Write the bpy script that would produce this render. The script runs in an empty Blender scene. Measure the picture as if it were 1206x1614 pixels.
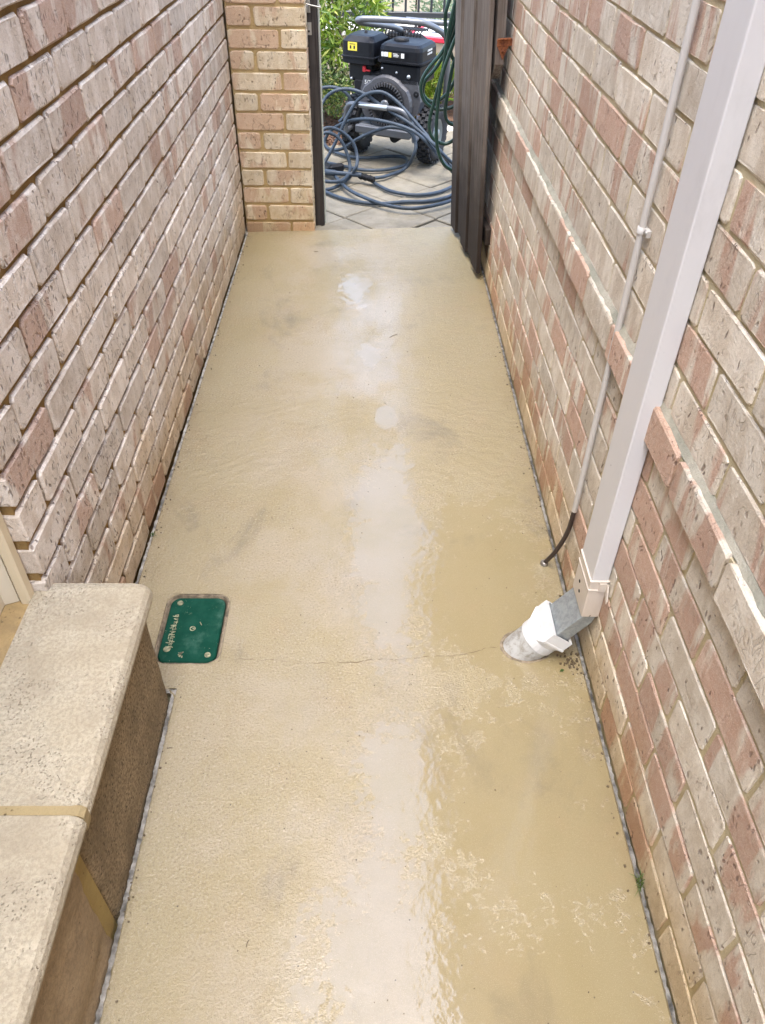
import bpy, bmesh, math, random
from mathutils import Vector, Matrix
random.seed(7)
S = bpy.context.scene
COL = S.collection
# ------------------------------------------------------------------ camera
cam_d = bpy.data.cameras.new('camera'); cam = bpy.data.objects.new('camera', cam_d); COL.objects.link(cam)
CR = Matrix(((0.99982686, -0.00451667, -0.01805118), (-0.0105719, 0.66043256, -0.75081094), (0.01531275, 0.75087178, 0.66027047)))
CAM = Vector((0, 0, 1.5)); FOC = 1207.33 / 1614.0
cam.matrix_world = Matrix.Translation(CAM) @ CR.to_4x4()
cam_d.sensor_fit = 'VERTICAL'; cam_d.sensor_height = 36; cam_d.sensor_width = 27; cam_d.lens = 36 * FOC
cam_d.clip_start = 0.02; cam_d.clip_end = 900
S.camera = cam
def to_frame(p):
    q = CR.transposed() @ (Vector(p) - CAM)
    if q.z > -0.05: return None
    return FOC * q.x / -q.z / 0.7471, FOC * q.y / -q.z      # +-0.5 inside the frame
def in_frame(p, m=0.04):
    f = to_frame(p)
    return f is not None and abs(f[0]) < 0.5 + m and abs(f[1]) < 0.5 + m
# ------------------------------------------------------------------ light
SUN_EL, SUN_AZ = math.radians(75), math.radians(-168)
w = bpy.data.worlds.new('World'); S.world = w; w.use_nodes = True
wn = w.node_tree.nodes; wl = w.node_tree.links
bg = wn['Background']
sky = wn.new('ShaderNodeTexSky'); sky.sky_type = 'NISHITA'; sky.sun_disc = False
sky.sun_elevation = SUN_EL; sky.sun_rotation = SUN_AZ
sky.air_density = 1.0; sky.dust_density = 2.5; sky.ozone_density = 1.0
hs = wn.new('ShaderNodeHueSaturation'); hs.inputs['Saturation'].default_value = 0.95
wl.new(sky.outputs[0], hs.inputs['Color']); wl.new(hs.outputs[0], bg.inputs['Color'])
bg.inputs['Strength'].default_value = 0.15
sun_d = bpy.data.lights.new('sun', 'SUN'); sun_d.energy = 0.7; sun_d.angle = math.radians(40); sun_d.color = (1, 0.99, 0.95)
sun = bpy.data.objects.new('sun', sun_d); COL.objects.link(sun)
sd = Vector((math.sin(SUN_AZ) * math.cos(SUN_EL), math.cos(SUN_AZ) * math.cos(SUN_EL), math.sin(SUN_EL)))
sun.rotation_euler = sd.to_track_quat('Z', 'Y').to_euler(); sun.location = sd * 20
S.view_settings.view_transform = 'Standard'; S.view_settings.look = 'None'
S.view_settings.exposure = 2.78; S.view_settings.gamma = 1; S.view_settings.use_curve_mapping = False
S.render.engine = 'CYCLES'
S.cycles.max_bounces = 10; S.cycles.diffuse_bounces = 6

# ------------------------------------------------------------------ node helper
class N:
    def __init__(s, name):
        s.m = bpy.data.materials.new(name); s.m.use_nodes = True
        s.t = s.m.node_tree; s.b = s.t.nodes['Principled BSDF']
    def new(s, ty, ins=None, **at):
        n = s.t.nodes.new(ty)
        for k, v in at.items(): setattr(n, k, v)
        for k, v in (ins or {}).items(): s.set(n.inputs[k], v)
        return n
    def set(s, sock, v):
        if hasattr(v, 'is_linked') or isinstance(v, bpy.types.NodeSocket): s.t.links.new(v, sock)
        elif isinstance(v, (tuple, list)):
            sock.default_value = tuple(v) + ((1,) if len(v) == 3 and sock.type == 'RGBA' else ())
        else: sock.default_value = v
    def P(s, **k):
        for n, v in k.items(): s.set(s.b.inputs[n.replace('_', ' ')], v)
    def math(s, op, a, b=0.0, clamp=False):
        n = s.new('ShaderNodeMath', {0: a, 1: b}, operation=op); n.use_clamp = clamp; return n.outputs[0]
    def mix(s, f, a, b, mode='MIX'):
        n = s.new('ShaderNodeMix', data_type='RGBA', blend_type=mode)
        s.set(n.inputs[0], f); s.set(n.inputs[6], a); s.set(n.inputs[7], b); return n.outputs[2]
    def ss(s, v, lo, hi):          # smooth step (lo may exceed hi)
        n = s.new('ShaderNodeMapRange', {0: v, 1: lo, 2: hi, 3: 0.0, 4: 1.0}, interpolation_type='SMOOTHSTEP'); return n.outputs[0]
    def noise(s, vec, scale, det=4, rough=.55, dist=0.0, col=False):
        n = s.new('ShaderNodeTexNoise', {'Vector': vec, 'Scale': scale, 'Detail': det, 'Roughness': rough, 'Distortion': dist}); return n.outputs['Color' if col else 'Fac']
    def vor(s, vec, scale, feat='F1', rnd=1.0, out='Distance'):
        return s.new('ShaderNodeTexVoronoi', {'Vector': vec, 'Scale': scale, 'Randomness': rnd}, feature=feat).outputs[out]
    def obj(s): return s.new('ShaderNodeTexCoord').outputs['Object']
    def pos(s): return s.new('ShaderNodeNewGeometry').outputs['Position']
    def rnd(s): return s.new('ShaderNodeObjectInfo').outputs['Random']
    def vscale(s, v, sc): return s.new('ShaderNodeVectorMath', {0: v, 1: sc}, operation='MULTIPLY').outputs[0]
    def vadd(s, v, o): return s.new('ShaderNodeVectorMath', {0: v, 1: o}, operation='ADD').outputs[0]
    def sep(s, v): return s.new('ShaderNodeSeparateXYZ', {0: v}).outputs
    def bump(s, h, st=1.0, d=0.002, nrm=None):
        n = s.new('ShaderNodeBump', {'Strength': st, 'Distance': d, 'Height': h})
        if nrm is not None: s.set(n.inputs['Normal'], nrm)
        return n.outputs[0]
    def white(s, v): return s.new('ShaderNodeTexWhiteNoise', {'W': v}, noise_dimensions='1D').outputs
def simple(name, col, rough=.6, metal=0.0, spec=.5, grain=0.0, gscale=200, bumpd=0.0, bscale=150, coat=0.0):
    k = N(name); c = col
    if grain:
        f = k.noise(k.obj(), gscale, 4)
        f2 = k.noise(k.obj(), gscale * .12, 3)
        c = k.mix(k.ss(k.math('ADD', f, k.math('MULTIPLY', f2, .6)), .55, 1.05), tuple(x * (1 - grain) for x in col), tuple(min(1, x * (1 + grain)) for x in col))
    k.P(Base_Color=c, Roughness=rough, Metallic=metal, Specular_IOR_Level=spec, Coat_Weight=coat)
    if bumpd: k.P(Normal=k.bump(k.noise(k.obj(), bscale, 5), 1.0, bumpd))
    return k.m

# ------------------------------------------------------------------ materials
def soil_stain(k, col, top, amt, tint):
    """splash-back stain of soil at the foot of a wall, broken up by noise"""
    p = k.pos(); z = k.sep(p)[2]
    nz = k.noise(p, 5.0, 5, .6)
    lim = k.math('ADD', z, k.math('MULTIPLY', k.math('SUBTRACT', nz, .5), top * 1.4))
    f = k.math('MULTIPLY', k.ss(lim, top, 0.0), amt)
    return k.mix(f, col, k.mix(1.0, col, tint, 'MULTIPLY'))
def brick_mat(name, cream, pale, pink, pink_amt, pits, crease, stain_top, stain_amt, tint, lengthwise):
    k = N(name); r = k.rnd(); wn_ = k.white(r)
    off = k.vscale(k.new('ShaderNodeTexWhiteNoise', {'W': r}, noise_dimensions='1D').outputs['Color'], (31., 17., 23.))
    o = k.vadd(k.obj(), off)
    big = k.noise(k.vscale(o, lengthwise), 1.0, 4, .6, .4)
    shift = k.math('MULTIPLY', k.math('SUBTRACT', wn_['Value'], .5), .30)
    pk = k.ss(k.math('ADD', big, shift), .66 - pink_amt, .74 - pink_amt)
    pk = k.math('MULTIPLY', pk, k.math('ADD', .45, k.math('MULTIPLY', k.noise(o, 60., 5, .7), .85)), True)
    mid = k.noise(k.vscale(o, (1., 1., .5)), 22., 6, .65)
    c = k.mix(k.ss(mid, .38, .62), cream, pale)
    c = k.mix(pk, c, pink)
    fine = k.noise(o, 420., 3, .7)
    c = k.mix(k.math('MULTIPLY', k.ss(fine, .50, .72), .34), c, tuple(x * .45 for x in cream))
    c = k.mix(k.math('MULTIPLY', k.ss(fine, .48, .30), .30), c, tuple(min(1, x * 1.3) for x in pale))
    tone = k.math('ADD', .86, k.math('MULTIPLY', k.white(k.math('ADD', r, 3.7))['Value'], .24))
    c = k.mix(1.0, c, k.new('ShaderNodeCombineColor', {0: tone, 1: tone, 2: tone}).outputs[0], 'MULTIPLY')
    # pits: short slanting gouges
    wv = k.vadd(k.vscale(o, (1., 1., .42)), k.vscale(k.noise(o, 26., 2, .5, 0, True), (.034, .03, .016)))
    vd = k.vor(wv, 88.); gate = k.noise(o, 30., 2)
    pit = k.math('MULTIPLY', k.ss(vd, .34, .14), k.ss(gate, .54 - pits * .14, .60 - pits * .04))
    # worm-like creases
    cn = k.noise(k.vscale(o, (1.25, 1., .7)), 30., 1, .4, 1.3)
    cr = k.ss(k.math('ABSOLUTE', k.math('SUBTRACT', cn, .5)), .030, .006)
    own = k.math('ADD', .35, k.math('MULTIPLY', k.white(k.math('ADD', r, 9.1))['Value'], .9))
    cr = k.math('MULTIPLY', k.math('MULTIPLY', cr, own), k.math('MULTIPLY', k.ss(k.noise(o, 24., 2), .48, .58), crease))
    pit = k.math('MULTIPLY', pit, k.math('ADD', .45, k.math('MULTIPLY', k.white(k.math('ADD', r, 5.3))['Value'], .9)), True)
    c = k.mix(k.math('MULTIPLY', k.math('MAXIMUM', pit, k.math('MULTIPLY', cr, .6)), .66), c, tuple(x * .30 for x in pink))
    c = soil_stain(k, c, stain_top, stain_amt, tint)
    h = k.math('ADD', k.math('MULTIPLY', fine, .22), k.math('MULTIPLY', k.noise(o, 90., 5, .7), .55))
    h = k.math('ADD', h, k.math('MULTIPLY', k.noise(o, 14., 2), .5))
    h = k.math('SUBTRACT', h, k.math('MULTIPLY', k.math('MAXIMUM', pit, k.math('MULTIPLY', cr, .9)), .55))
    k.P(Base_Color=c, Roughness=.82, Specular_IOR_Level=.35, Normal=k.bump(h, 1.0, .0060))
    return k.m
M = {}
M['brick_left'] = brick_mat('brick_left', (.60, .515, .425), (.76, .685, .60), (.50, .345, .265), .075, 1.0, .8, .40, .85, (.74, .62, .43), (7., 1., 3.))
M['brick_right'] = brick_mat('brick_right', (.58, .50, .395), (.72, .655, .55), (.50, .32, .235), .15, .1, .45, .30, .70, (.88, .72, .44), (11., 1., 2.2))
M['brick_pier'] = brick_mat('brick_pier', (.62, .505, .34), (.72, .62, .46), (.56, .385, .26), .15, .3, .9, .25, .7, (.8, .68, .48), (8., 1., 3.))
def mortar_mat(name, col, dark, stain):
    k = N(name); p = k.pos()
    c = k.mix(k.ss(k.noise(p, 9., 5, .6), .35, .65), col, dark)
    g = k.noise(p, 380., 4, .7)
    c = k.mix(k.math('MULTIPLY', k.ss(g, .5, .75), .4), c, tuple(x * .5 for x in dark))
    c = soil_stain(k, c, .3, stain, (.72, .6, .38))
    k.P(Base_Color=c, Roughness=.95, Specular_IOR_Level=.2, Normal=k.bump(k.math('ADD', g, k.math('MULTIPLY', k.noise(p, 60., 4), 1.5)), 1., .003))
    return k.m
M['mortar_left'] = mortar_mat('mortar_left', (.34, .22, .085), (.23, .145, .055), .5)
M['mortar_right'] = mortar_mat('mortar_right', (.62, .54, .36), (.52, .44, .27), .6)
M['mortar_pier'] = mortar_mat('mortar_pier', (.50, .37, .18), (.42, .30, .14), .5)

def floor_mat():
    k = N('wet_concrete'); p = k.pos(); x, y, z = k.sep(p)
    big = k.noise(p, 1.6, 5, .6, .3); med = k.noise(p, 6.5, 5, .62); fine = k.noise(p, 260., 4, .72); fine2 = k.noise(p, 620., 3, .7)
    c = k.mix(k.ss(big, .33, .66), (.275, .220, .106), (.300, .248, .135))
    c = k.mix(k.math('MULTIPLY', k.ss(med, .50, .70), .5), c, (.30, .228, .12))
    # grey scuffs and damp smudges
    sm = k.noise(k.vscale(k.vadd(p, (3.1, 7.7, 0)), (1., .62, 1.)), 4.2, 6, .68, .5)
    c = k.mix(k.math('MULTIPLY', k.ss(sm, .54, .75), .70), c, (.145, .116, .072))
    # worn pale centre walk line, whitish wet glints also painted into its colour
    worn = k.math('MULTIPLY', k.ss(k.math('ABSOLUTE', k.math('SUBTRACT', x, -.14)), .44, .12), k.ss(k.noise(p, 2.6, 5, .65), .38, .62))
    c = k.mix(k.math('MULTIPLY', worn, .75), c, (.335, .283, .195))
    # sand grain
    c = k.mix(k.math('MULTIPLY', k.ss(fine, .52, .70), .36), c, (.25, .19, .10))
    c = k.mix(k.math('MULTIPLY', k.ss(fine2, .47, .33), .40), c, (.54, .45, .31))
    sp = k.vor(p, 42.); spg = k.white(k.vor(p, 42., out='Color'))['Value']
    c = k.mix(k.math('MULTIPLY', k.ss(sp, .085, .04), k.ss(spg, .72, .80)), c, (.07, .055, .035))
    # grime along the walls
    edge = k.ss(k.math('ADD', k.math('ABSOLUTE', k.math('ADD', x, .045)), k.math('MULTIPLY', k.math('SUBTRACT', k.noise(p, 12., 4), .5), .16)), .49, .62)
    c = k.mix(k.math('MULTIPLY', edge, .45), c, (.24, .17, .08))
    # where water stands it levels the surface: ellipses on the slab, edges broken by noise
    def ell(cx, cy, rx, ry):
        v = k.vscale(k.vadd(p, (-cx, -cy, 0)), (1 / rx, 1 / ry, 0))
        return k.math('SUBTRACT', 1.0, k.new('ShaderNodeVectorMath', {0: v}, operation='LENGTH').outputs['Value'])
    es = None
    for e in ((.06, 1.62, .13, .44), (.30, 1.42, .24, .42), (.06, 1.32, .08, .14), (.34, .80, .30, .34), (.08, .83, .14, .18), (.08, .48, .20, .26), (.36, .45, .26, .22), (.055, 2.20, .045, .075), (.0, 2.62, .05, .10), (-.06, 3.25, .07, .22)):
        v = ell(*e); es = v if es is None else k.math('MAXIMUM', es, v)
    rag = k.math('ADD', k.math('MULTIPLY', k.math('SUBTRACT', k.noise(p, 7., 5, .7, .6), .5), 2.2), k.math('MULTIPLY', k.math('SUBTRACT', k.noise(p, 26., 3, .6), .5), 1.5))
    rag = k.math('ADD', rag, k.math('MULTIPLY', k.math('SUBTRACT', k.noise(p, 85., 5, .8), .5), 2.4))
    pool = k.ss(k.math('ADD', k.math('MULTIPLY', es, 1.1), rag), .08, .30)
    dry = k.math('SUBTRACT', 1.0, pool)
    # trowel ripples curving across the alley near y = 2
    rr = k.new('ShaderNodeVectorMath', {0: k.vscale(k.vadd(p, (-.05, -.9, 0)), (1., .85, 0))}, operation='LENGTH').outputs['Value']
    rip = k.math('SINE', k.math('ADD', k.math('MULTIPLY', rr, 150.), k.math('MULTIPLY', k.noise(p, 9., 4, .6), 22.)))
    rip = k.math('MULTIPLY', rip, k.math('MULTIPLY', k.ss(k.math('ABSOLUTE', k.math('SUBTRACT', rr, 1.08)), .42, .08), .16))
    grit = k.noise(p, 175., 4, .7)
    veil = k.math('MULTIPLY', k.ss(k.math('ABSOLUTE', k.math('ADD', x, .02)), .27, .10), k.ss(k.noise(k.vscale(p, (1.6, .8, 1.)), 3.2, 5, .65), .36, .56))
    h = k.math('ADD', k.math('ADD', k.math('MULTIPLY', fine, .40), k.math('MULTIPLY', grit, 1.1)), rip)
    h = k.math('ADD', h, k.math('MULTIPLY', k.noise(p, 45., 3), .8))
    nb = k.bump(h, k.math('ADD', k.math('MULTIPLY', dry, .92), .08), .0028)
    wet = k.math('MULTIPLY', dry, k.math('SUBTRACT', .85, k.math('MULTIPLY', veil, .55)))
    lo = k.bump(k.math('ADD', k.noise(p, 10., 3, .6), k.math('MULTIPLY', k.noise(p, 34., 3, .6), .55)), 1.0, .0013)
    nw = k.bump(h, k.math('ADD', wet, .014), .0030, lo)
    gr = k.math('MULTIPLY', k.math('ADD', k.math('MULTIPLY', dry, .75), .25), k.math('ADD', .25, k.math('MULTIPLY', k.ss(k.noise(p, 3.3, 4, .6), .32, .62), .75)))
    c = k.mix(k.math('MULTIPLY', k.math('MULTIPLY', k.ss(grit, .47, .34), gr), .62), c, (.17, .135, .08))
    c = k.mix(k.math('MULTIPLY', k.math('MULTIPLY', k.ss(grit, .54, .68), gr), .55), c, (.46, .40, .29))  # pale sand grains, also painting the sky glints into the base colour
    c = k.mix(k.math('MULTIPLY', pool, .28), c, (.185, .15, .08))
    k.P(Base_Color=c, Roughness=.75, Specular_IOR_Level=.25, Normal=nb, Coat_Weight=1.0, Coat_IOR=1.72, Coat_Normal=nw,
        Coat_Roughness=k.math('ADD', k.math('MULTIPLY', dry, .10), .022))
    return k.m
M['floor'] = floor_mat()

def stone_mat(name, a, b, pit_amt, pit_col, stain=None, ps=130., gr=0., gs=30., pm=.85):
    k = N(name); p = k.pos()
    c = k.mix(k.ss(k.noise(p, 11., 5, .6), .35, .65), a, b)
    f = k.noise(p, 330., 4, .7); m_ = k.noise(p, 70., 4, .6)
    c = k.mix(k.math('MULTIPLY', k.ss(f, .52, .72), .35), c, tuple(x * .45 for x in a))
    if gr: c = k.mix(k.math('MULTIPLY', k.ss(k.noise(p, 150., 4, .7), .58, .40), gr), c, tuple(x * .38 for x in a))
    v = k.vor(k.vadd(p, k.vscale(k.noise(p, 60., 2, .5, 0, True), (.012, .012, .012))), ps)
    pit = k.math('MULTIPLY', k.ss(v, .32, .14), k.ss(k.noise(p, gs, 4, .65), .62 - pit_amt * .2, .70 - pit_amt * .15))
    c = k.mix(k.math('MULTIPLY', pit, pm), c, pit_col)
    if stain:
        c = k.mix(k.math('MULTIPLY', k.ss(k.noise(p, 7., 6, .7, .6), .42, .66), stain[0]), c, stain[1])
    h = k.math('SUBTRACT', k.math('ADD', k.math('MULTIPLY', f, .4), m_), k.math('MULTIPLY', pit, .9))
    k.P(Base_Color=c, Roughness=.85, Specular_IOR_Level=.3, Normal=k.bump(h, 1., .0026))
    return k.m
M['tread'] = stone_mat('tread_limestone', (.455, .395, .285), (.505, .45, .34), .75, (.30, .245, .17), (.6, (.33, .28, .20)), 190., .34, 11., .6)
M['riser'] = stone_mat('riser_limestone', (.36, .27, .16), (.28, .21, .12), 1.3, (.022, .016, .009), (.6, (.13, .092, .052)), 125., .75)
M['riser_pale'] = stone_mat('riser_split_face', (.42, .315, .19), (.34, .25, .15), .3, (.10, .07, .04), (.6, (.19, .135, .075)), 160., .35)
M['ochre'] = stone_mat('ochre_mortar', (.36, .265, .095), (.30, .215, .08), .3, (.2, .14, .06))
M['sill'] = stone_mat('sill_stone', (.46, .33, .15), (.38, .27, .13), .5, (.10, .08, .05), (.5, (.20, .15, .08)))
M['step_joint'] = stone_mat('step_joint_mortar', (.38, .30, .155), (.34, .265, .14), .05, (.2, .15, .08))
M['foam'] = simple('joint_filler_grey', (.17, .16, .14), .9, grain=.7, gscale=45, bumpd=.004, bscale=90)
M['foam_pale'] = simple('pale_joint_filler', (.25, .235, .205), .9, grain=.6, gscale=45, bumpd=.004, bscale=90)
M['collar'] = simple('collar_concrete', (.20, .16, .11), .9, grain=.5, gscale=70, bumpd=.004, bscale=90)
M['dark'] = simple('dark_gap', (.02, .017, .013), .95)
M['paver'] = stone_mat('paver_concrete', (.19, .166, .118), (.225, .198, .148), .05, (.08, .07, .055), (.5, (.115, .10, .078)))
M['pale_concrete'] = stone_mat('pale_concrete', (.54, .50, .42), (.60, .56, .48), .05, (.2, .19, .16))
M['sand'] = stone_mat('bedding_sand', (.20, .16, .10), (.15, .12, .08), .3, (.05, .04, .03))
def paint_mat(name, col, rough=.35):
    k = N(name); p = k.obj()
    c = k.mix(k.math('MULTIPLY', k.ss(k.noise(k.vscale(p, (1, 1, .25)), 14., 5, .65), .5, .75), .22), col, tuple(x * .78 for x in col))
    ch = k.math('MULTIPLY', k.ss(k.vor(k.vadd(p, k.vscale(k.noise(p, 60., 2, .5, 0, True), (.02, .02, .02))), 26.), .10, .06), k.ss(k.noise(p, 9.), .56, .64))
    c = k.mix(ch, c, (.10, .08, .065))
    c = k.mix(k.math('MULTIPLY', k.ss(k.noise(k.vscale(p, (1., 1., .5)), 5., 6, .75), .50, .72), .30), c, tuple(x * .62 for x in col))
    c = soil_stain(k, c, .34, .55, (.80, .70, .52))
    k.P(Base_Color=c, Roughness=rough, Normal=k.bump(k.noise(p, 30., 3), .3, .001)); return k.m
M['downpipe'] = paint_mat('downpipe_paint', (.64, .63, .63))
M['downpipe_low'] = paint_mat('downpipe_foot_paint', (.62, .55, .475))
M['pvc'] = simple('white_pvc', (.62, .62, .61), .36, grain=.10, gscale=14)
def stub_mat():
    k = N('dirty_pvc'); p = k.pos(); n_ = k.noise(p, 60., 6, .7, .5)
    c = k.mix(k.ss(n_, .40, .72), (.46, .46, .44), (.25, .23, .19)); k.P(Base_Color=c, Roughness=.5); return k.m
M['stub'] = stub_mat()
def galv_mat():
    k = N('galvanised_steel'); p = k.obj()
    n_ = k.noise(p, 75., 5, .7); v = k.vor(p, 120., out='Color')
    c = k.mix(k.ss(n_, .35, .65), (.27, .29, .29), (.37, .40, .40))
    c = k.mix(k.math('MULTIPLY', k.ss(k.noise(p, 22., 5, .7), .5, .68), .5), c, (.46, .49, .48))
    k.P(Base_Color=c, Metallic=.55, Roughness=k.math('ADD', .38, k.math('MULTIPLY', n_, .25))); return k.m
M['galv'] = galv_mat()
M['conduit'] = paint_mat('conduit_paint', (.56, .54, .51), .45)
M['black_cable'] = simple('black_cable', (.045, .03, .025), .5)
M['screw'] = simple('screw_steel', (.35, .33, .30), .4, metal=.8)
M['cream_paint'] = paint_mat('cream_door_paint', (.68, .62, .49), .38)
M['bead'] = paint_mat('bead_paint', (.66, .57, .40), .5)
def lid_mat():
    k = N('green_plastic'); p = k.pos()
    c = k.mix(k.ss(k.noise(p, 24., 5, .65), .40, .70), (.0022, .045, .027), (.007, .060, .039))
    c = k.mix(k.math('MULTIPLY', k.ss(k.noise(p, 10., 6, .7), .52, .72), .40), c, (.09, .19, .145))
    sc = k.math('MULTIPLY', k.ss(k.noise(p, 170., 4, .75), .63, .70), k.ss(k.noise(p, 18., 3), .52, .62))
    c = k.mix(sc, c, (.46, .46, .34))
    k.P(Base_Color=c, Roughness=.6, Specular_IOR_Level=.12, Normal=k.bump(k.noise(p, 90., 4), .5, .0012)); return k.m
M['lid'] = lid_mat()
M['lid_worn'] = simple('worn_cream', (.27, .27, .17), .7, grain=.5, gscale=160)
def wood_mat(name, a, b, low_dark):
    k = N(name); o = k.obj(); r = k.rnd()
    o = k.vadd(o, k.vscale(k.new('ShaderNodeCombineXYZ', {0: r, 1: r, 2: r}).outputs[0], (7., 3., 5.)))
    g = k.noise(k.vscale(o, (60., 60., 2.2)), 1.0, 6, .65, .6)
    c = k.mix(k.ss(g, .34, .64), a, b)
    c = k.mix(k.math('MULTIPLY', k.ss(k.noise(k.vscale(o, (160., 160., 3.5)), 1., 3), .58, .68), .75), c, (.018, .014, .012))
    c = k.mix(k.math('MULTIPLY', k.ss(k.noise(o, 7., 4), .52, .7), .35), c, tuple(x * .5 for x in a))
    z = k.math('ADD', k.sep(k.pos())[2], k.math('MULTIPLY', k.math('SUBTRACT', k.noise(k.pos(), 9., 4), .5), .5))
    c = k.mix(k.math('MULTIPLY', k.ss(z, .85, .15), low_dark), c, (.030, .021, .016))  # timber turns near black towards the bottom, edge broken by noise
    k.P(Base_Color=c, Roughness=.8, Specular_IOR_Level=.3, Normal=k.bump(g, 1., .003)); return k.m
M['grey_wood'] = wood_mat('weathered_grey_timber', (.125, .100, .082), (.22, .190, .165), 1.0)
M['dark_wood'] = wood_mat('dark_stained_timber', (.022, .018, .017), (.06, .052, .048), .3)
M['pale_edge'] = simple('pale_timber_edge', (.42, .43, .36), .8, grain=.2)
def rust_mat():
    k = N('rusted_iron'); o = k.obj(); n_ = k.noise(o, 90., 6, .7)
    k.P(Base_Color=k.mix(k.ss(n_, .35, .65), (.10, .028, .012), (.30, .10, .035)), Roughness=.9, Normal=k.bump(n_, 1., .003)); return k.m
M['rust'] = rust_mat()
M['plastic_black'] = simple('black_moulded_plastic', (.006, .007, .010), .45, spec=.22, grain=.2, gscale=60)
M['plastic_matt'] = simple('black_matt_plastic', (.006, .006, .007), .6, spec=.3)
M['engine_grey'] = simple('engine_grey_casting', (.075, .075, .083), .45, metal=.2, grain=.15, gscale=60)
M['frame_grey'] = simple('grey_powder_coat', (.135, .142, .155), .36, metal=.35)
M['steel'] = simple('bright_steel', (.46, .48, .50), .30, metal=.9)
M['tyre'] = simple('black_tyre_rubber', (.010, .0105, .013), .75, grain=.4, gscale=50, bumpd=.002)
M['rim'] = simple('grey_wheel_rim', (.20, .21, .20), .4, metal=.4)
M['hose_blue'] = simple('blue_grey_hose_rubber', (.036, .050, .068), .5, spec=.3, grain=.2, gscale=25)
M['hose_green'] = simple('dark_green_hose', (.008, .034, .024), .36, grain=.25, gscale=25)
M['brass'] = simple('brass_filler_cap', (.45, .32, .10), .35, metal=.7)
M['yellow'] = simple('yellow_sticker', (.72, .58, .06), .45)
M['white_print'] = simple('white_print', (.74, .74, .72), .5)
M['black_print'] = simple('black_print', (.02, .02, .02), .5)
M['red_plastic'] = simple('red_plastic', (.52, .02, .03), .4)
M['red_paint'] = simple('red_paint', (.60, .030, .06), .35, grain=.12)
M['white_sheet'] = simple('white_sheet', (.78, .77, .74), .4)
M['slate'] = simple('dark_slate_panel', (.07, .08, .10), .3)
M['fence_black'] = simple('black_powder_coat', (.012, .015, .018), .4)
M['garden_wall'] = stone_mat('rendered_garden_wall', (.40, .34, .25), (.45, .39, .30), .1, (.3, .25, .18))
M['coping'] = stone_mat('pale_coping', (.52, .50, .45), (.56, .54, .49), .05, (.4, .37, .32))
def leaf_mat(name, a, b, c_):
    k = N(name); g = k.new('ShaderNodeNewGeometry'); r = g.outputs['Random Per Island']
    c = k.mix(k.ss(r, .1, .9), a, b); c = k.mix(k.ss(k.white(r)['Value'], .72, .95), c, c_)
    k.P(Base_Color=c, Roughness=.42, Specular_IOR_Level=.4)
    tr = k.new('ShaderNodeBsdfTranslucent', {'Color': k.mix(1., c, (1., 1., .45), 'MULTIPLY')})
    mx = k.new('ShaderNodeMixShader', {0: .35}); k.t.links.new(k.b.outputs[0], mx.inputs[1]); k.t.links.new(tr.outputs[0], mx.inputs[2])
    k.t.links.new(mx.outputs[0], k.t.nodes['Material Output'].inputs[0]); return k.m
M['leaf_bright'] = leaf_mat('bright_narrow_leaf', (.07, .14, .012), (.20, .28, .035), (.36, .38, .09))
M['leaf_olive'] = leaf_mat('olive_small_leaf', (.045, .085, .028), (.13, .18, .05), (.22, .22, .06))
M['leaf_silver'] = leaf_mat('silver_green_leaf', (.17, .25, .17), (.32, .40, .29), (.46, .52, .40))
M['leaf_lime'] = leaf_mat('lime_low_leaf', (.09, .17, .015), (.20, .28, .03), (.34, .30, .08))
M['leaf_dark'] = leaf_mat('deep_green_leaf', (.035, .075, .02), (.07, .13, .035), (.10, .15, .04))
M['bark'] = simple('brown_stem', (.07, .05, .03), .85, grain=.3, gscale=40)
M['mulch'] = stone_mat('bark_mulch', (.13, .065, .035), (.08, .045, .028), .8, (.02, .014, .01))
M['grass'] = leaf_mat('grass_blade', (.06, .11, .03), (.12, .16, .05), (.2, .2, .08))
M['dry_leaf'] = simple('dry_leaf', (.10, .07, .035), .8)
M['eave_white'] = simple('eave_soffit_paint', (.60, .55, .45), .7)
M['gutter'] = simple('gutter_paint', (.46, .40, .33), .4)
M['roof'] = simple('roof_tile', (.20, .12, .085), .8, grain=.3, gscale=10)
M['crack'] = simple('crack_dirt', (.13, .09, .05), .95)

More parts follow.
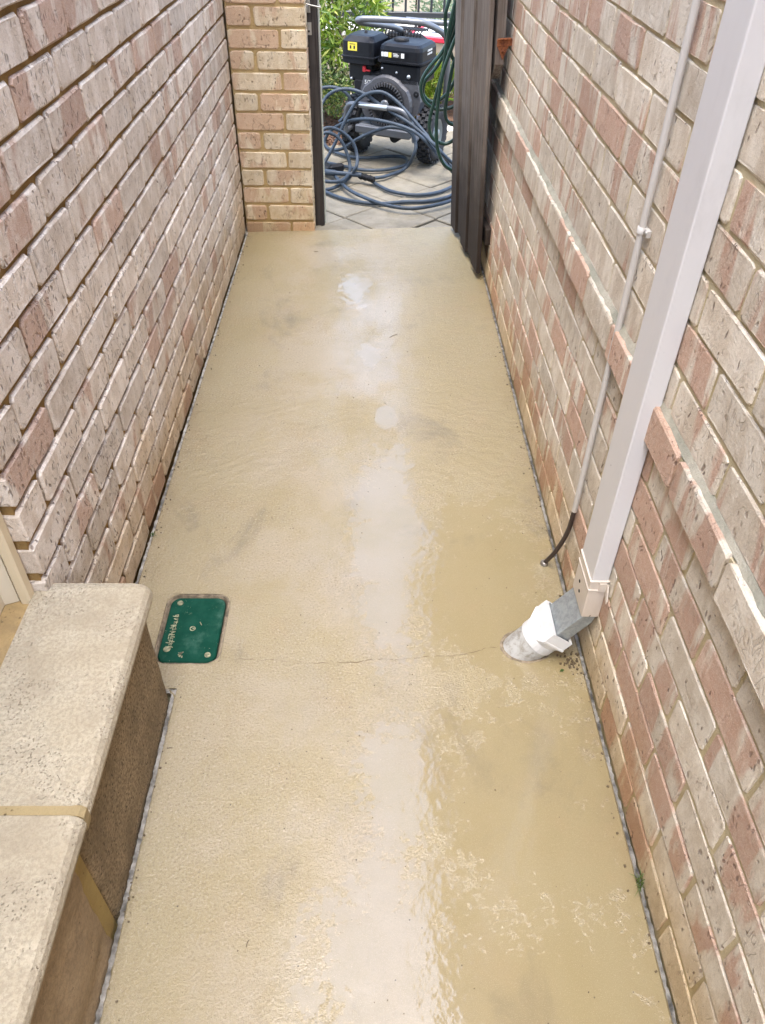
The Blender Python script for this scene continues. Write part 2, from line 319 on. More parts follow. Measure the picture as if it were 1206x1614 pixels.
# ------------------------------------------------------------------ mesh helpers
class MB:
    def __init__(s): s.v = []; s.f = []; s.sm = []
    def add(s, vs, fs, smooth=False):
        n = len(s.v); s.v += [tuple(v) for v in vs]; s.f += [tuple(i + n for i in f) for f in fs]; s.sm += [smooth] * len(fs); return s
    def box(s, c, d, rz=0.0, mtx=None, bev=0.0):
        hx, hy, hz = d[0] / 2, d[1] / 2, d[2] / 2
        if bev:
            b = min(bev, hx * .9, hy * .9, hz * .9); vs = []
            lay = []
            for z, i in ((-hz, b), (-hz + b, 0), (hz - b, 0), (hz, b)):
                L = []
                for sx, sy in ((-1, -1), (1, -1), (1, 1), (-1, 1)):
                    for q in ((0, 1), (1, 0)) if (sx * sy > 0) else ((1, 0), (0, 1)):
                        L.append((sx * (hx - i - (b if q[0] else 0)), sy * (hy - i - (b if q[1] else 0)), z))
                lay.append(L)
            # ring order: make convex by angle
            fs = []
            for L in lay:
                L.sort(key=lambda p: math.atan2(p[1] / hy, p[0] / hx)); 
            for L in lay: vs += L
            for a in range(3):
                for i in range(8): fs.append((a * 8 + i, a * 8 + (i + 1) % 8, a * 8 + 8 + (i + 1) % 8, a * 8 + 8 + i))
            fs.append(tuple(range(7, -1, -1))); fs.append(tuple(range(24, 32)))
        else:
            vs = [(x * hx, y * hy, z * hz) for z in (-1, 1) for x, y in ((-1, -1), (1, -1), (1, 1), (-1, 1))]
            fs = [(3, 2, 1, 0), (4, 5, 6, 7), (0, 1, 5, 4), (1, 2, 6, 5), (2, 3, 7, 6), (3, 0, 4, 7)]
        R = Matrix.Rotation(rz, 3, 'Z') if mtx is None else mtx
        return s.add([R @ Vector(v) + Vector(c) for v in vs], fs)
    def loft(s, rings, cap=True, smooth=True, closed=True):
        n = len(rings[0]); vs = [p for r in rings for p in r]; fs = []
        for a in range(len(rings) - 1):
            for i in range(n if closed else n - 1):
                j = (i + 1) % n; fs.append((a * n + i, a * n + j, a * n + n + j, a * n + n + i))
        s.add(vs, fs, smooth)
        if cap:
            s.add(rings[0], [tuple(range(n - 1, -1, -1))]); s.add(rings[-1], [tuple(range(n))])
        return s
    def tube(s, pts, r, n=8, spline=True, sub=6, cap=True):
        P = [Vector(p) for p in pts]
        if spline and len(P) > 2:
            Q = []
            for i in range(len(P) - 1):
                p0 = P[i - 1] if i else P[0] * 2 - P[1]; p1 = P[i]; p2 = P[i + 1]; p3 = P[i + 2] if i + 2 < len(P) else P[-1] * 2 - P[-2]
                for k_ in range(sub):
                    t = k_ / sub; Q.append(.5 * ((2 * p1) + (p2 - p0) * t + (2 * p0 - 5 * p1 + 4 * p2 - p3) * t * t + (3 * p1 - p0 - 3 * p2 + p3) * t ** 3))
            Q.append(P[-1]); P = Q
        rad = r if callable(r) else (lambda t: r)
        T = [(P[min(i + 1, len(P) - 1)] - P[max(i - 1, 0)]).normalized() for i in range(len(P))]
        u = T[0].orthogonal().normalized(); rings = []
        for i, p in enumerate(P):
            u = (u - T[i] * u.dot(T[i])).normalized(); v_ = T[i].cross(u); rr = rad(i / (len(P) - 1))
            rings.append([p + (u * math.cos(a) + v_ * math.sin(a)) * rr for a in (2 * math.pi * k_ / n for k_ in range(n))])
        return s.loft(rings, cap)
    def lathe(s, prof, o=(0, 0, 0), axis='Z', n=24, mtx=None, cap=True, smooth=True):
        rings = []
        for r, h in prof:
            L = []
            for k_ in range(n):
                a = 2 * math.pi * k_ / n; x, y = r * math.cos(a), r * math.sin(a)
                v_ = Vector((x, y, h)) if axis == 'Z' else (Vector((h, x, y)) if axis == 'X' else Vector((y, h, x)))
                if mtx is not None: v_ = mtx @ v_
                L.append(v_ + Vector(o))
            rings.append(L)
        return s.loft(rings, cap, smooth)
    def prism(s, poly, z0, z1, mtx=None, o=(0, 0, 0)):
        n = len(poly); vs = [Vector((x, y, z)) for z in (z0, z1) for x, y in poly]
        if mtx is not None: vs = [mtx @ v_ for v_ in vs]
        vs = [v_ + Vector(o) for v_ in vs]
        return s.add(vs, [tuple(range(n - 1, -1, -1)), tuple(range(n, 2 * n))] + [(i, (i + 1) % n, n + (i + 1) % n, n + i) for i in range(n)])
    def mesh(s, name, mat):
        m = bpy.data.meshes.new(name); m.from_pydata(s.v, [], s.f); m.validate()
        if len(m.polygons) == len(s.sm): m.polygons.foreach_set('use_smooth', s.sm)
        bm = bmesh.new(); bm.from_mesh(m); bmesh.ops.recalc_face_normals(bm, faces=bm.faces); bm.to_mesh(m); bm.free()
        m.materials.append(mat); return m
def link(name, mesh, parent=None, loc=(0, 0, 0), rz=0.0):
    o = bpy.data.objects.new(name, mesh); COL.objects.link(o)
    if parent is not None: o.parent = parent
    o.location = loc; o.rotation_euler = (0, 0, rz); return o
def obj(name, mb, mat, parent=None, loc=(0, 0, 0), rz=0.0): return link(name, mb.mesh(name, M[mat] if isinstance(mat, str) else mat), parent, loc, rz)
def tag(o, label=None, cat=None, group=None, kind=None):
    for k_, v_ in (('label', label), ('category', cat), ('group', group), ('kind', kind)):
        if v_: o[k_] = v_
    return o
def thing(name, label, cat, loc=(0, 0, 0), rz=0.0, group=None): return tag(link(name, None, None, loc, rz), label, cat, group)
def text_mesh(name, body, size, mat, depth=.0004):
    cu = bpy.data.curves.new(name, 'FONT'); cu.body = body; cu.size = size; cu.extrude = depth; cu.resolution_u = 2; cu.align_x = 'CENTER'; cu.align_y = 'CENTER'
    t = bpy.data.objects.new(name, cu); COL.objects.link(t)
    bpy.context.view_layer.update()
    me = bpy.data.meshes.new_from_object(t); bpy.data.objects.remove(t); bpy.data.curves.remove(cu)
    me.materials.clear(); me.materials.append(M[mat]); return me
def rrect(x0, x1, y0, y1, r, n=5):
    P = []
    for cx, cy, a0 in ((x1 - r, y1 - r, 0), (x0 + r, y1 - r, 90), (x0 + r, y0 + r, 180), (x1 - r, y0 + r, 270)):
        for i in range(n + 1):
            a = math.radians(a0 + 90 * i / n); P.append((cx + r * math.cos(a), cy + r * math.sin(a)))
    return P
# ================================================================== SETTING
g = MB(); g.add([(-250, -250, -.09), (250, -250, -.09), (250, 250, -.09), (-250, 250, -.09)], [(0, 1, 2, 3)])
tag(obj('ground', g, 'sand'), kind='structure')
# ---- concrete path slab with a hole for the inspection cover
HX0, HX1, HY0, HY1 = -.5235, -.3585, 1.148, 1.376
SX0, SX1, SB = -.611, .517, -.446
END_L, END_R = (SX0, 3.838), (SX1, 3.948)
def slab_z(x, y): return 0.0
mb = MB()
def sheet(x0, x1, y0, y1): mb.add([(x0, y0, 0), (x1, y0, 0), (x1, y1, 0), (x0, y1, 0)], [(0, 1, 2, 3)])
CY = 1.078
mb.add([(SB, -2.6, 0), (SX1, -2.6, 0), (SX1, CY, 0), (SB, CY, 0)], [(0, 1, 2, 3)])
mb.add([(SX0, CY, 0), (SX1, CY, 0), (SX1, HY0, 0), (SX0, HY0, 0)], [(0, 1, 2, 3)])
mb.add([(SX0, HY0, 0), (HX0, HY0, 0), (HX0, HY1, 0), (SX0, HY1, 0)], [(0, 1, 2, 3)])
mb.add([(HX1, HY0, 0), (SX1, HY0, 0), (SX1, HY1, 0), (HX1, HY1, 0)], [(0, 1, 2, 3)])
mb.add([(SX0, HY1, 0), (SX1, HY1, 0), (END_R[0], END_R[1], 0), (END_L[0], END_L[1], 0)], [(0, 1, 2, 3)])
inner = rrect(HX0 + .001, HX1 - .001, HY0 + .001, HY1 - .001, .034, 6)
cx, cy = (HX0 + HX1) / 2, (HY0 + HY1) / 2
for q, (sx, sy) in enumerate(((1, 1), (-1, 1), (-1, -1), (1, -1))):
    arc = inner[q * 7:q * 7 + 7]; corner = (HX1 if sx > 0 else HX0, HY1 if sy > 0 else HY0)
    mb.add([(corner[0], corner[1], 0)] + [(a, b, 0) for a, b in arc], [tuple(range(8))])
# edges (rounded arris then a drop)
outl = [(SB, -2.6), (SX1, -2.6), (SX1, END_R[1]), (SX0, END_L[1]), (SX0, CY + .0), (SB - .02, CY), (SB, CY - .02)]
for a, b in zip(outl, outl[1:] + outl[:1]):
    d = Vector((b[1] - a[1], -(b[0] - a[0]), 0)).normalized() * .004
    mb.add([(a[0], a[1], 0), (b[0], b[1], 0), (b[0] + d.x, b[1] + d.y, -.004), (a[0] + d.x, a[1] + d.y, -.004), (b[0] + d.x, b[1] + d.y, -.085), (a[0] + d.x, a[1] + d.y, -.085)], [(0, 3, 2, 1), (3, 5, 4, 2)])
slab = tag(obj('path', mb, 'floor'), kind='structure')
# grey expansion-joint filler along both walls and the step, ragged
def ragged(p0, p1, w0, w1, z, n=420, amp=.0013):
    m = MB(); P0, P1 = Vector(p0), Vector(p1); d = (P1 - P0); nrm = Vector((d.y, -d.x)).normalized(); vs = []; fs = []
    for i in range(n + 1):
        t = i / n; c = P0 + d * t
        a = c + nrm * (w0 + random.uniform(-amp, amp)); b = c + nrm * (w1 + random.uniform(-amp, amp)); zz = z + random.uniform(-.0025, .0015)
        vs += [(a.x, a.y, zz), (b.x, b.y, zz)]
        if i: fs.append((2 * i - 2, 2 * i - 1, 2 * i + 1, 2 * i))
    return m.add(vs, fs)
obj('joint_filler', ragged((-.6165, 1.1), (-.6165, 3.84), -.0055, .0035, -.003), 'foam_pale', slab)
obj('joint_filler', ragged((.5225, -.6), (.5225, 3.94), -.0020, .006, -.004, 520), 'foam', slab)
obj('joint_filler', ragged((-.4525, -.6), (-.4525, 1.074), -.0045, .005, -.002, 300), 'foam_pale', slab)
obj('joint_filler', ragged((-.6165, 1.0715), (-.449, 1.0715), -.005, .006, -.002, 60), 'foam_pale', slab)
# hairline crack across the slab
cp = [(-.362, 1.158), (-.30, 1.163), (-.277, 1.160), (-.22, 1.158), (-.154, 1.152), (-.09, 1.149), (-.016, 1.155), (.03, 1.163), (.07, 1.160), (.124, 1.169), (.17, 1.173), (.217, 1.175), (.26, 1.186), (.30, 1.197), (.338, 1.205)]
pts = []
for a, b in zip(cp, cp[1:]):
    for i in range(6):
        t = i / 6; pts.append((a[0] + (b[0] - a[0]) * t + random.uniform(-.002, .002), a[1] + (b[1] - a[1]) * t + random.uniform(-.0025, .0025)))
m = MB(); vs = []; fs = []
for i, (x, y) in enumerate(pts):
    hw = max(.0001, random.uniform(-.0002, .0011)); vs += [(x, y - hw, .0012), (x, y + hw, .0012)]
    if i: fs.append((2 * i - 2, 2 * i, 2 * i + 1, 2 * i - 1))
obj('crack', m.add(vs, fs), 'crack', slab)

# ---- inspection cover let into the slab
cov = thing('inspection_cover', 'green plastic inspection cover with worn lettering set in the concrete path', 'drain cover', (cx, cy, 0))
out = inner; lidp = rrect(HX0 + .009, HX1 - .0115, HY0 + .006, HY1 - .0085, .026, 6)
m = MB(); n = len(out); vs = [(x - cx, y - cy, -.001) for x, y in out] + [((x * .55 + a * .45) - cx, (y * .55 + b * .45) - cy, -.0005 + random.uniform(-.002, .001)) for (x, y), (a, b) in zip(out, lidp)] + [(x - cx, y - cy, -.010) for x, y in lidp] + [(x - cx, y - cy, -.05) for x, y in lidp]
fs = [(r * n + i, r * n + (i + 1) % n, r * n + n + (i + 1) % n, r * n + n + i) for r in range(3) for i in range(n)]
obj('collar', m.add(vs, fs), 'collar', cov)
LX0, LX1, LY0, LY1 = HX0 + .0105, HX1 - .013, HY0 + .0075, HY1 - .010
lp = [(x - cx, y - cy) for x, y in rrect(LX0, LX1, LY0, LY1, .025, 6)]; lp2 = [(x - cx, y - cy) for x, y in rrect(LX0 + .003, LX1 - .003, LY0 + .003, LY1 - .003, .022, 6)]
m = MB(); m.loft([[(x, y, -.03) for x, y in lp], [(x, y, -.006) for x, y in lp], [(x, y, -.003) for x, y in lp2]], cap=False, smooth=False); m.add([(x, y, -.003) for x, y in lp2], [tuple(range(len(lp2)))])
lid = obj('lid', m, 'lid', cov)
ctr = ((LX0 + LX1) / 2 - cx, (LY0 + LY1) / 2 - cy)
for px, py in ((LX0 + .024 - cx, LY1 - .020 - cy), (LX1 - .020 - cx, LY0 + .022 - cy)):
    obj('screw', MB().lathe([(.0078, -.003), (.0075, -.0012), (.004, -.0008), (.0036, -.0022), (.0001, -.0022)], (px, py, 0), n=14, cap=False), 'lid_worn', lid)
m = MB(); m.lathe([(.0075, -.003), (.0072, -.0018), (.0052, -.0018), (.005, -.003)], (ctr[0], ctr[1], 0), n=18, cap=False); m.box((ctr[0] + .002, ctr[1], -.002), (.004, .002, .002)); m.box((ctr[0] + .018, ctr[1] + .016, -.0024), (.002, .012, .0012), .5)
obj('centre_boss', m, 'lid_worn', lid)
# worn raised lettering down the left side: illegible strokes
m = MB(); rl = random.Random(5); yy = LY0 + .046 - cy
while yy < LY1 - .064 - cy:
    w_ = rl.uniform(.008, .0115); xx = LX0 + .0215 - cx
    for _ in range(4):
        if rl.random() < .5: m.box((xx + rl.uniform(-.006, .006), yy + rl.uniform(-.003, .003), -.0024), (rl.uniform(.006, .012), .0018, .0016), rl.uniform(-.4, .4))
        else: m.box((xx + rl.choice((-.0055, 0, .0055)), yy, -.0024), (.0018, w_ * .75, .0016), rl.uniform(-.2, .2))
    yy += w_
m.lathe([(.009, -.003), (.0085, -.0018), (.0002, -.0017)], (LX0 + .019 - cx, LY0 + .040 - cy, 0), n=12, cap=False)
obj('raised_lettering', m, 'lid_worn', lid)
m = MB()
for _ in range(11):
    a = rl.uniform(0, 6.3); q = rl.uniform(0, .011); m.box((ctr[0] - .016 + q * math.cos(a), LY0 + .022 - cy + q * math.sin(a), -.0026), (rl.uniform(.003, .008), rl.uniform(.001, .003), .0012), rl.uniform(0, 3))
obj('paint_splash', m, 'lid_worn', lid)

# ================================================================== BRICK WALLS
def brick_mesh(name, L, H, D, mat, seed, bev=.0036, jit=.0016, round_=.006):
    r = random.Random(seed); hl, hh = L / 2, H / 2
    def ring(ins, y, j):
        rd = round_
        P = [(-hl + ins, -hh + rd), (-hl + rd, -hh + ins), (-hl * .33, -hh + ins), (hl * .33, -hh + ins), (hl - rd, -hh + ins), (hl - ins, -hh + rd),
             (hl - ins, hh - rd), (hl - rd, hh - ins), (hl * .33, hh - ins), (-hl * .33, hh - ins), (-hl + rd, hh - ins), (-hl + ins, hh - rd)]
        return [(x + r.uniform(-j, j), y + (r.uniform(-j, j) * .5 if y < D * .5 else 0), z + r.uniform(-j, j)) for x, z in P]
    m = MB(); a = ring(0, D, 0); b = ring(0, bev, jit); c = ring(bev, 0, jit * .8); n = 12
    m.loft([a, b, c], cap=False, smooth=False); m.add(c, [tuple(range(n - 1, -1, -1))])
    return m.mesh(name, M[mat])
class Wall:
    def __init__(s, name, label, facing, face, mat, mortar, L, H, pitch, bed0, seed, D=.05):
        s.root = thing(name, label, 'brick wall', (face if facing else 0, 0, 0) if facing else (0, face, 0))
        s.f = facing; s.face = face; s.mat = mat; s.L = L; s.H = H; s.pitch = pitch; s.bed0 = bed0; s.D = D
        kw = dict(bev=.0020, jit=.0021) if facing == -1 else dict(bev=.0042, jit=.0017, round_=.009)
        s.kw = kw; s.full = [brick_mesh('brick', L, H, D, mat, seed + i, **kw) for i in range(12)]
        s.half = [brick_mesh('brick', L / 2 - .005, H, D, mat, seed + 50 + i, **kw) for i in range(4)]
        s.other = {}; s.seed = seed; s.rest = MB(); s.r = random.Random(seed); s.cand = []; s.mortar = mortar
    def place(s, a0, a1, k, proud=0.0):
        """a brick from a0 to a1 along the wall in course k"""
        s.cand.append((a0, a1, k, proud))
    def finish(s, limit=300):
        rz = {0: 0, -1: -math.pi / 2, 1: math.pi / 2}[s.f]; items = []
        for a0, a1, k, pr in s.cand:
            c = (a0 + a1) / 2; z = s.bed0 + s.pitch * (k + .5)
            pts = [((s.face, a, zz) if s.f else (a, s.face, zz)) for a in (a0, c, a1) for zz in (z - .03, z, z + .03)]
            vis = any(in_frame(p, .02) for p in pts)
            if s.f == 1 and z < .36 and a1 < 1.0: vis = False
            dist = (Vector(pts[4]) - CAM).length
            items.append((not vis, dist, c, a1 - a0, z, pr))
        items.sort(); n = 0
        for hid, dist, c, ln, z, pr in items:
            jz = s.r.uniform(-.0012, .0012); jd = s.r.uniform(-.0022, -.0003) if s.f == -1 else s.r.uniform(-.0015, .002)
            off = pr - jd                                        # outwards
            pos = (-s.f * 0 + (off if s.f == 1 else -off), c, z + jz) if s.f else (c, -off, z + jz)
            if not hid and n < limit:
                n += 1
                if abs(ln - s.L) < .004: me = s.r.choice(s.full)
                elif abs(ln - (s.L / 2 - .005)) < .004: me = s.r.choice(s.half)
                else:
                    key = round(ln, 3)
                    if key not in s.other: s.other[key] = brick_mesh('brick', ln, s.H, s.D, s.mat, s.seed + 90 + len(s.other))
                    me = s.other[key]
                b = link('brick', me, s.root, pos, rz + s.r.uniform(-.004, .004)); b.rotation_euler.y = s.r.uniform(-.004, .004)
                if s.r.random() < .5 and not s.f == 0: b.rotation_euler = (math.pi, 0, b.rotation_euler.z) if False else b.rotation_euler
            else:
                P = Vector(pos); d = (s.D, ln, s.H) if s.f else (ln, s.D, s.H)
                q = Vector((-s.f * s.D / 2, 0, 0)) if s.f else Vector((0, s.D / 2, 0))
                s.rest.box(P + q, d)
        if s.rest.v: tag(obj('outer_bricks', s.rest, s.mat, s.root), kind='stuff')
        return n
WH = 2.44
# ---- left: house wall with raked joints
lw = Wall('house_wall', 'left brick house wall of pale pitted bricks with deeply raked ochre joints, beside the stone step', 1, -.628, 'brick_left', 'mortar_left', .2285, .0745, .085, -.010, 100)
OPEN0, OPEN1 = .14, 1.035            # door opening
NL = 29
for k in range(NL):
    z = lw.bed0 + lw.pitch * (k + .5)
    if z > WH: break
    o = 1.15 + .0 if k % 2 == 0 else 1.035 - .005 + .239
    # from the opening edge to the corner
    y = OPEN1
    edge = 1.1465 if k % 2 == 0 else 1.2685
    lw.place(y, edge - .005, k); y = edge + .005
    while y < 3.845:
        e = min(y + .2285, 3.862)
        if e - y > .03: lw.place(y, e, k)
        y += .239
    y = OPEN0 - (.0 if k % 2 else .1195)
    if k % 2 == 0: lw.place(OPEN0 - .109, OPEN0, k)
    y = OPEN0 - (.1195 if k % 2 == 0 else 0)
    while y > -2.5: lw.place(y - .2285, y, k); y -= .239
    if z > 2.12:
        y = OPEN0 + .005
        while y < OPEN1 - .05: lw.place(y, min(y + .2285, OPEN1 - .005), k); y += .239
lw.finish()
m = MB(); rec = .0088
m.box((-rec - .10, (1.0385 + 4.05) / 2, WH / 2 - .05), (.20, 4.05 - 1.0385, WH + .1)); m.box((-rec - .10, (-2.6 + OPEN0 - .003) / 2, WH / 2 - .05), (.20, OPEN0 + 2.597, WH + .1)); m.box((-rec - .10, (OPEN0 + OPEN1) / 2, 2.28), (.20, OPEN1 - OPEN0 + .006, .32))
obj('mortar', m, 'mortar_left', lw.root)
# ---- right: boundary house wall with one projecting course
rw = Wall('boundary_wall', 'right brick wall of mottled pink and cream bricks with one projecting course, behind the downpipe', -1, .530, 'brick_right', 'mortar_right', .226, .0735, .0823, .0015, 300)
LEDGE = 8
for k in range(30):
    z = rw.bed0 + rw.pitch * (k + .5)
    if z > WH: break
    y = (.770 if k % 2 == 0 else .652) + .005 - .2365 * 14
    while y < 4.0:
        rw.place(y, min(y + .226, 4.02), k, .017 if k == LEDGE else 0.0); y += .2365
print('right bricks', rw.finish())
m = MB(); m.box((.0022 + .10, .7, WH / 2 - .05), (.20, 6.64, WH + .1))
obj('mortar', m, 'mortar_right', rw.root)
# bed mortar behind the projecting course and its weathered fillet on top
zt = rw.bed0 + rw.pitch * (LEDGE + 1) - .0045; m = MB(); nn = 160; vs = []; fs = []
for i in range(nn + 1):
    y = -.4 + 4.42 * i / nn; a = random.uniform(-.0025, .0025); b = random.uniform(-.002, .002)
    vs += [(-.0105 + a, y, zt + .0002), (.0005, y, zt + .0125 + b), (.006, y, zt + .0125 + b)]
    if i: q = 3 * i; fs += [(q - 3, q - 2, q + 1, q), (q - 2, q - 1, q + 2, q + 1)]
M['fillet'] = mortar_mat('ledge_mortar', (.44, .41, .33), (.29, .285, .225), .0)
obj('mortar_fillet', m.add(vs, fs), 'fillet', rw.root)
m = MB(); m.box((-.0045, .7, rw.bed0 + rw.pitch * (LEDGE + .5)), (.012, 6.6, .064)); obj('mortar_backing', m, 'mortar_right', rw.root)
# ---- pier at the gateway
pw = Wall('gate_pier', 'short ochre brick pier facing down the path between the left wall and the gateway', 0, 3.862, 'brick_pier', 'mortar_pier', .221, .0728, .0832, .0475 - .0832, 500)
PX0, PX1 = -.622, -.280
for k in range(30):
    if pw.bed0 + pw.pitch * (k + .5) > 1.95: break
    if k % 2 == 0: pw.place(PX0, PX0 + .221, k); pw.place(PX0 + .232, PX1, k)
    else: pw.place(PX0, PX0 + .108, k); pw.place(PX0 + .119, PX1, k)
pw.finish()
m = MB(); m.box(((PX0 + PX1) / 2 - .002, .0062 + .054, .93), (PX1 - PX0 - .004, .11, 2.05)); obj('mortar', m, 'mortar_pier', pw.root)
m = MB(); 
for k in range(24): m.box((PX1 - .004, .055, pw.bed0 + pw.pitch * (k + .5)), (.006, .104, .0728))
tag(obj('return_bricks', m, 'brick_pier', pw.root), kind='stuff')
# ================================================================== EAVES above both walls (seen only as reflections in the wet slab)
def eave(name, label, x_wall, x_edge, y0, y1):
    s_ = 1 if x_edge > x_wall else -1; t = thing(name, label, 'roof eave', (x_wall, 0, WH)); wd = abs(x_edge - x_wall); cyy = (y0 + y1) / 2; ln = y1 - y0
    obj('soffit', MB().box((s_ * wd / 2, cyy, .012), (wd, ln, .012)), 'eave_white', t)
    obj('fascia', MB().box((s_ * (wd - .009), cyy, .105), (.018, ln, .17)), 'gutter', t)
    P = [(0, 0), (.0, -.10), (.10, -.10), (.115, 0), (.110, 0), (.097, -.095), (.005, -.095), (.005, 0)]
    mtx = Matrix(((s_, 0, 0), (0, 0, 1), (0, 1, 0)))
    obj('gutter', MB().prism([(x, y) for x, y in P], y0, y1, mtx, (s_ * (wd + .001), 0, .19)), 'gutter', t)
    obj('roof_slope', MB().prism([(wd + .03, .19), (wd + .03, .215), (-2.5, 1.12), (-2.5, 1.09)], y0, y1, mtx, (0, 0, 0)), 'roof', t)
eave('left_eave', 'painted eave and gutter running along the top of the left house wall', -.64, -.57, -2.6, 4.05)
eave('right_eave', 'painted eave and gutter running along the top of the right brick wall', .54, .465, -2.6, 4.0)
# ================================================================== STEP AND DOOR
step = thing('stone_step', 'cream limestone door step with bullnose tread and dark pitted riser by the left wall', 'step', (-.46, .5, 0))
TZ0, TZ1 = .332, .380
def tread(y0, y1, end_round):
    L = []
    prof = []
    x_back, x_nose, r = -.655 + .46, -.431 + .46, .020
    prof = [(x_back, TZ0), (x_nose - .012, TZ0)]
    for i in range(7):
        a = math.radians(-90 + 180 * i / 6); prof.append((x_nose - r + r * math.cos(a) * 1.0, (TZ0 + TZ1) / 2 + (TZ1 - TZ0) / 2 * math.sin(a)))
    prof += [(x_back, TZ1)]
    rings = []
    ys = [y0, y0 + .003] + ([y1 - .018, y1 - .008, y1 - .002, y1] if end_round else [y1 - .003, y1])
    for i, y in enumerate(ys):
        sh = {0: .003}.get(i, 0) if not end_round else {0: .003, len(ys) - 3: .003, len(ys) - 2: .009, len(ys) - 1: .018}.get(i, 0)
        if not end_round and i == len(ys) - 1: sh = .003
        zc = (TZ0 + TZ1) / 2; e = min(sh, .006)
        rings.append([(x - (sh if x > x_back + .01 else 0), y - .5, zc + (z - zc) * (1 - e / .024)) for x, z in prof])
    return MB().loft(rings, True, False)
obj('tread', tread(.5895, 1.061, True), 'tread', step); obj('tread', tread(-.35, .5755, False), 'tread', step)
obj('tread_joint', MB().prism([(-.655 + .46, TZ0 + .002), (-.4345 + .46, TZ0 + .002), (-.4325 + .46, TZ0 + .012), (-.4325 + .46, TZ1 - .010), (-.440 + .46, TZ1 - .0025), (-.655 + .46, TZ1 - .0025)], .574 - .5, .591 - .5, Matrix(((1, 0, 0), (0, 0, 1), (0, 1, 0)))), 'step_joint', step)
# riser blocks: sawn block, mortar joint, split-faced block
def rough_block(y0, y1, x, amp, seed, mat, tilt=0.0, rnd=.012):
    r = random.Random(seed); ny, nz = 26, 14; vs = []; fs = []
    from mathutils import noise as mn
    for i in range(ny + 1):
        for j in range(nz + 1):
            y = y0 + (y1 - y0) * i / ny; z = -.03 + (.361) * j / nz
            q = mn.noise(Vector((y * 9 + seed, z * 9, seed * 1.7))) + .5 * mn.noise(Vector((y * 26 + seed, z * 34, 3)))
            if tilt: q += 1.3 * mn.noise(Vector((y * 5 + z * 22, seed, (z - y) * 6)))
            e = min(y1 - y, y - y0); ex = -(max(0, rnd - e) ** 2) / rnd * .9
            vs.append((x + q * amp + ex, y, z))
    for i in range(ny):
        for j in range(nz): a = i * (nz + 1) + j; fs.append((a, a + nz + 1, a + nz + 2, a + 1))
    m = MB().add(vs, fs, True); B = x - .17
    def strip(idx):
        p = [vs[k_] for k_ in idx]; q = [(B, v_[1], v_[2]) for v_ in p]; n = len(p)
        m.add(p + q, [(i, i + 1, n + i + 1, n + i) for i in range(n - 1)])
    strip([ny * (nz + 1) + j for j in range(nz + 1)]); strip([j for j in range(nz + 1)]); strip([i * (nz + 1) + nz for i in range(ny + 1)])
    return m
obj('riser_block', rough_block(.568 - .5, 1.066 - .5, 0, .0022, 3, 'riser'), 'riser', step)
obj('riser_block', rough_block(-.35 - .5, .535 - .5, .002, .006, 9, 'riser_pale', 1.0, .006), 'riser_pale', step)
m = MB(); m.box((-.092, .5515 - .5, .15), (.176, .034, .362)); obj('riser_joint', m, 'ochre', step)
# ---- door
door = thing('door_frame', 'cream painted door frame and panel at the left edge above the stone step', 'door', (-.66, 1.0, .38))
obj('corner_bead', MB().box((-.0045, .0195, .83), (.021, .027, 1.72), bev=.004), 'bead', door)
obj('frame', MB().prism([(-.0185, .030), (-.0185, .012), (-.043, .002), (-.043, -.10), (-.12, -.10), (-.12, .036), (-.03, .036)], -.005, 1.74), 'cream_paint', door)
obj('door_panel', MB().box((-.083, -.48, .87), (.04, .76, 1.74), bev=.004), 'cream_paint', door)
obj('threshold', MB().box((-.012 - .012, -.50, .013), (.034, .70, .03), bev=.008), 'cream_paint', door)
obj('sill', MB().box((-.060, -.42, -.030), (.13, .895, .046)), 'sill', door)

# ================================================================== DOWNPIPE, CONDUIT, STORMWATER PIPE
dp = thing('downpipe', 'mauve grey square downpipe on the right brick wall with galvanised elbow at its foot', 'downpipe', (.5075, 1.2035, .17))
W2, D2 = .0495, .019
def rect_ring(z, ex=0.0, r=.003):
    return [(x, y, z) for x, y in rrect(-D2 - ex, D2 + ex, -W2 - ex, W2 + ex, r, 2)]
obj('shaft', MB().loft([rect_ring(.118), rect_ring(2.22)], True, False), 'downpipe', dp)
m = MB(); m.loft([rect_ring(.0, .0012), rect_ring(.085, .0012), rect_ring(.0865, .003), rect_ring(.0895, .003), rect_ring(.091, .0014), rect_ring(.112, .0014), rect_ring(.1135, .003), rect_ring(.1165, .003), rect_ring(.118, .0008)], True, False)
foot = obj('foot_socket', m, 'downpipe_low', dp)
for yy, zz in ((.012, .052), (.000, .032)): obj('rivet_hole', MB().lathe([(.0042, 0), (.0040, -.0012), (.0001, -.0012)], (-D2 - .0012, yy, zz), 'X', 10, cap=False), 'dark', foot)
m = MB(); m.prism([(-W2 - .001, .112), (-W2 - .001, .088), (-W2 - .008, .080), (-W2 - .024, .068), (-W2 - .026, .078), (-W2 - .010, .112)], .0155, .0185, Matrix(((0, 0, 1), (1, 0, 0), (0, 1, 0)))); m.prism([(-W2 - .001, .112), (-W2 - .001, .088), (-W2 - .006, .088), (-W2 - .006, .112)], -.0, .018, Matrix(((0, 0, 1), (1, 0, 0), (0, 1, 0))))
obj('wall_bracket', m, 'downpipe_low', dp)
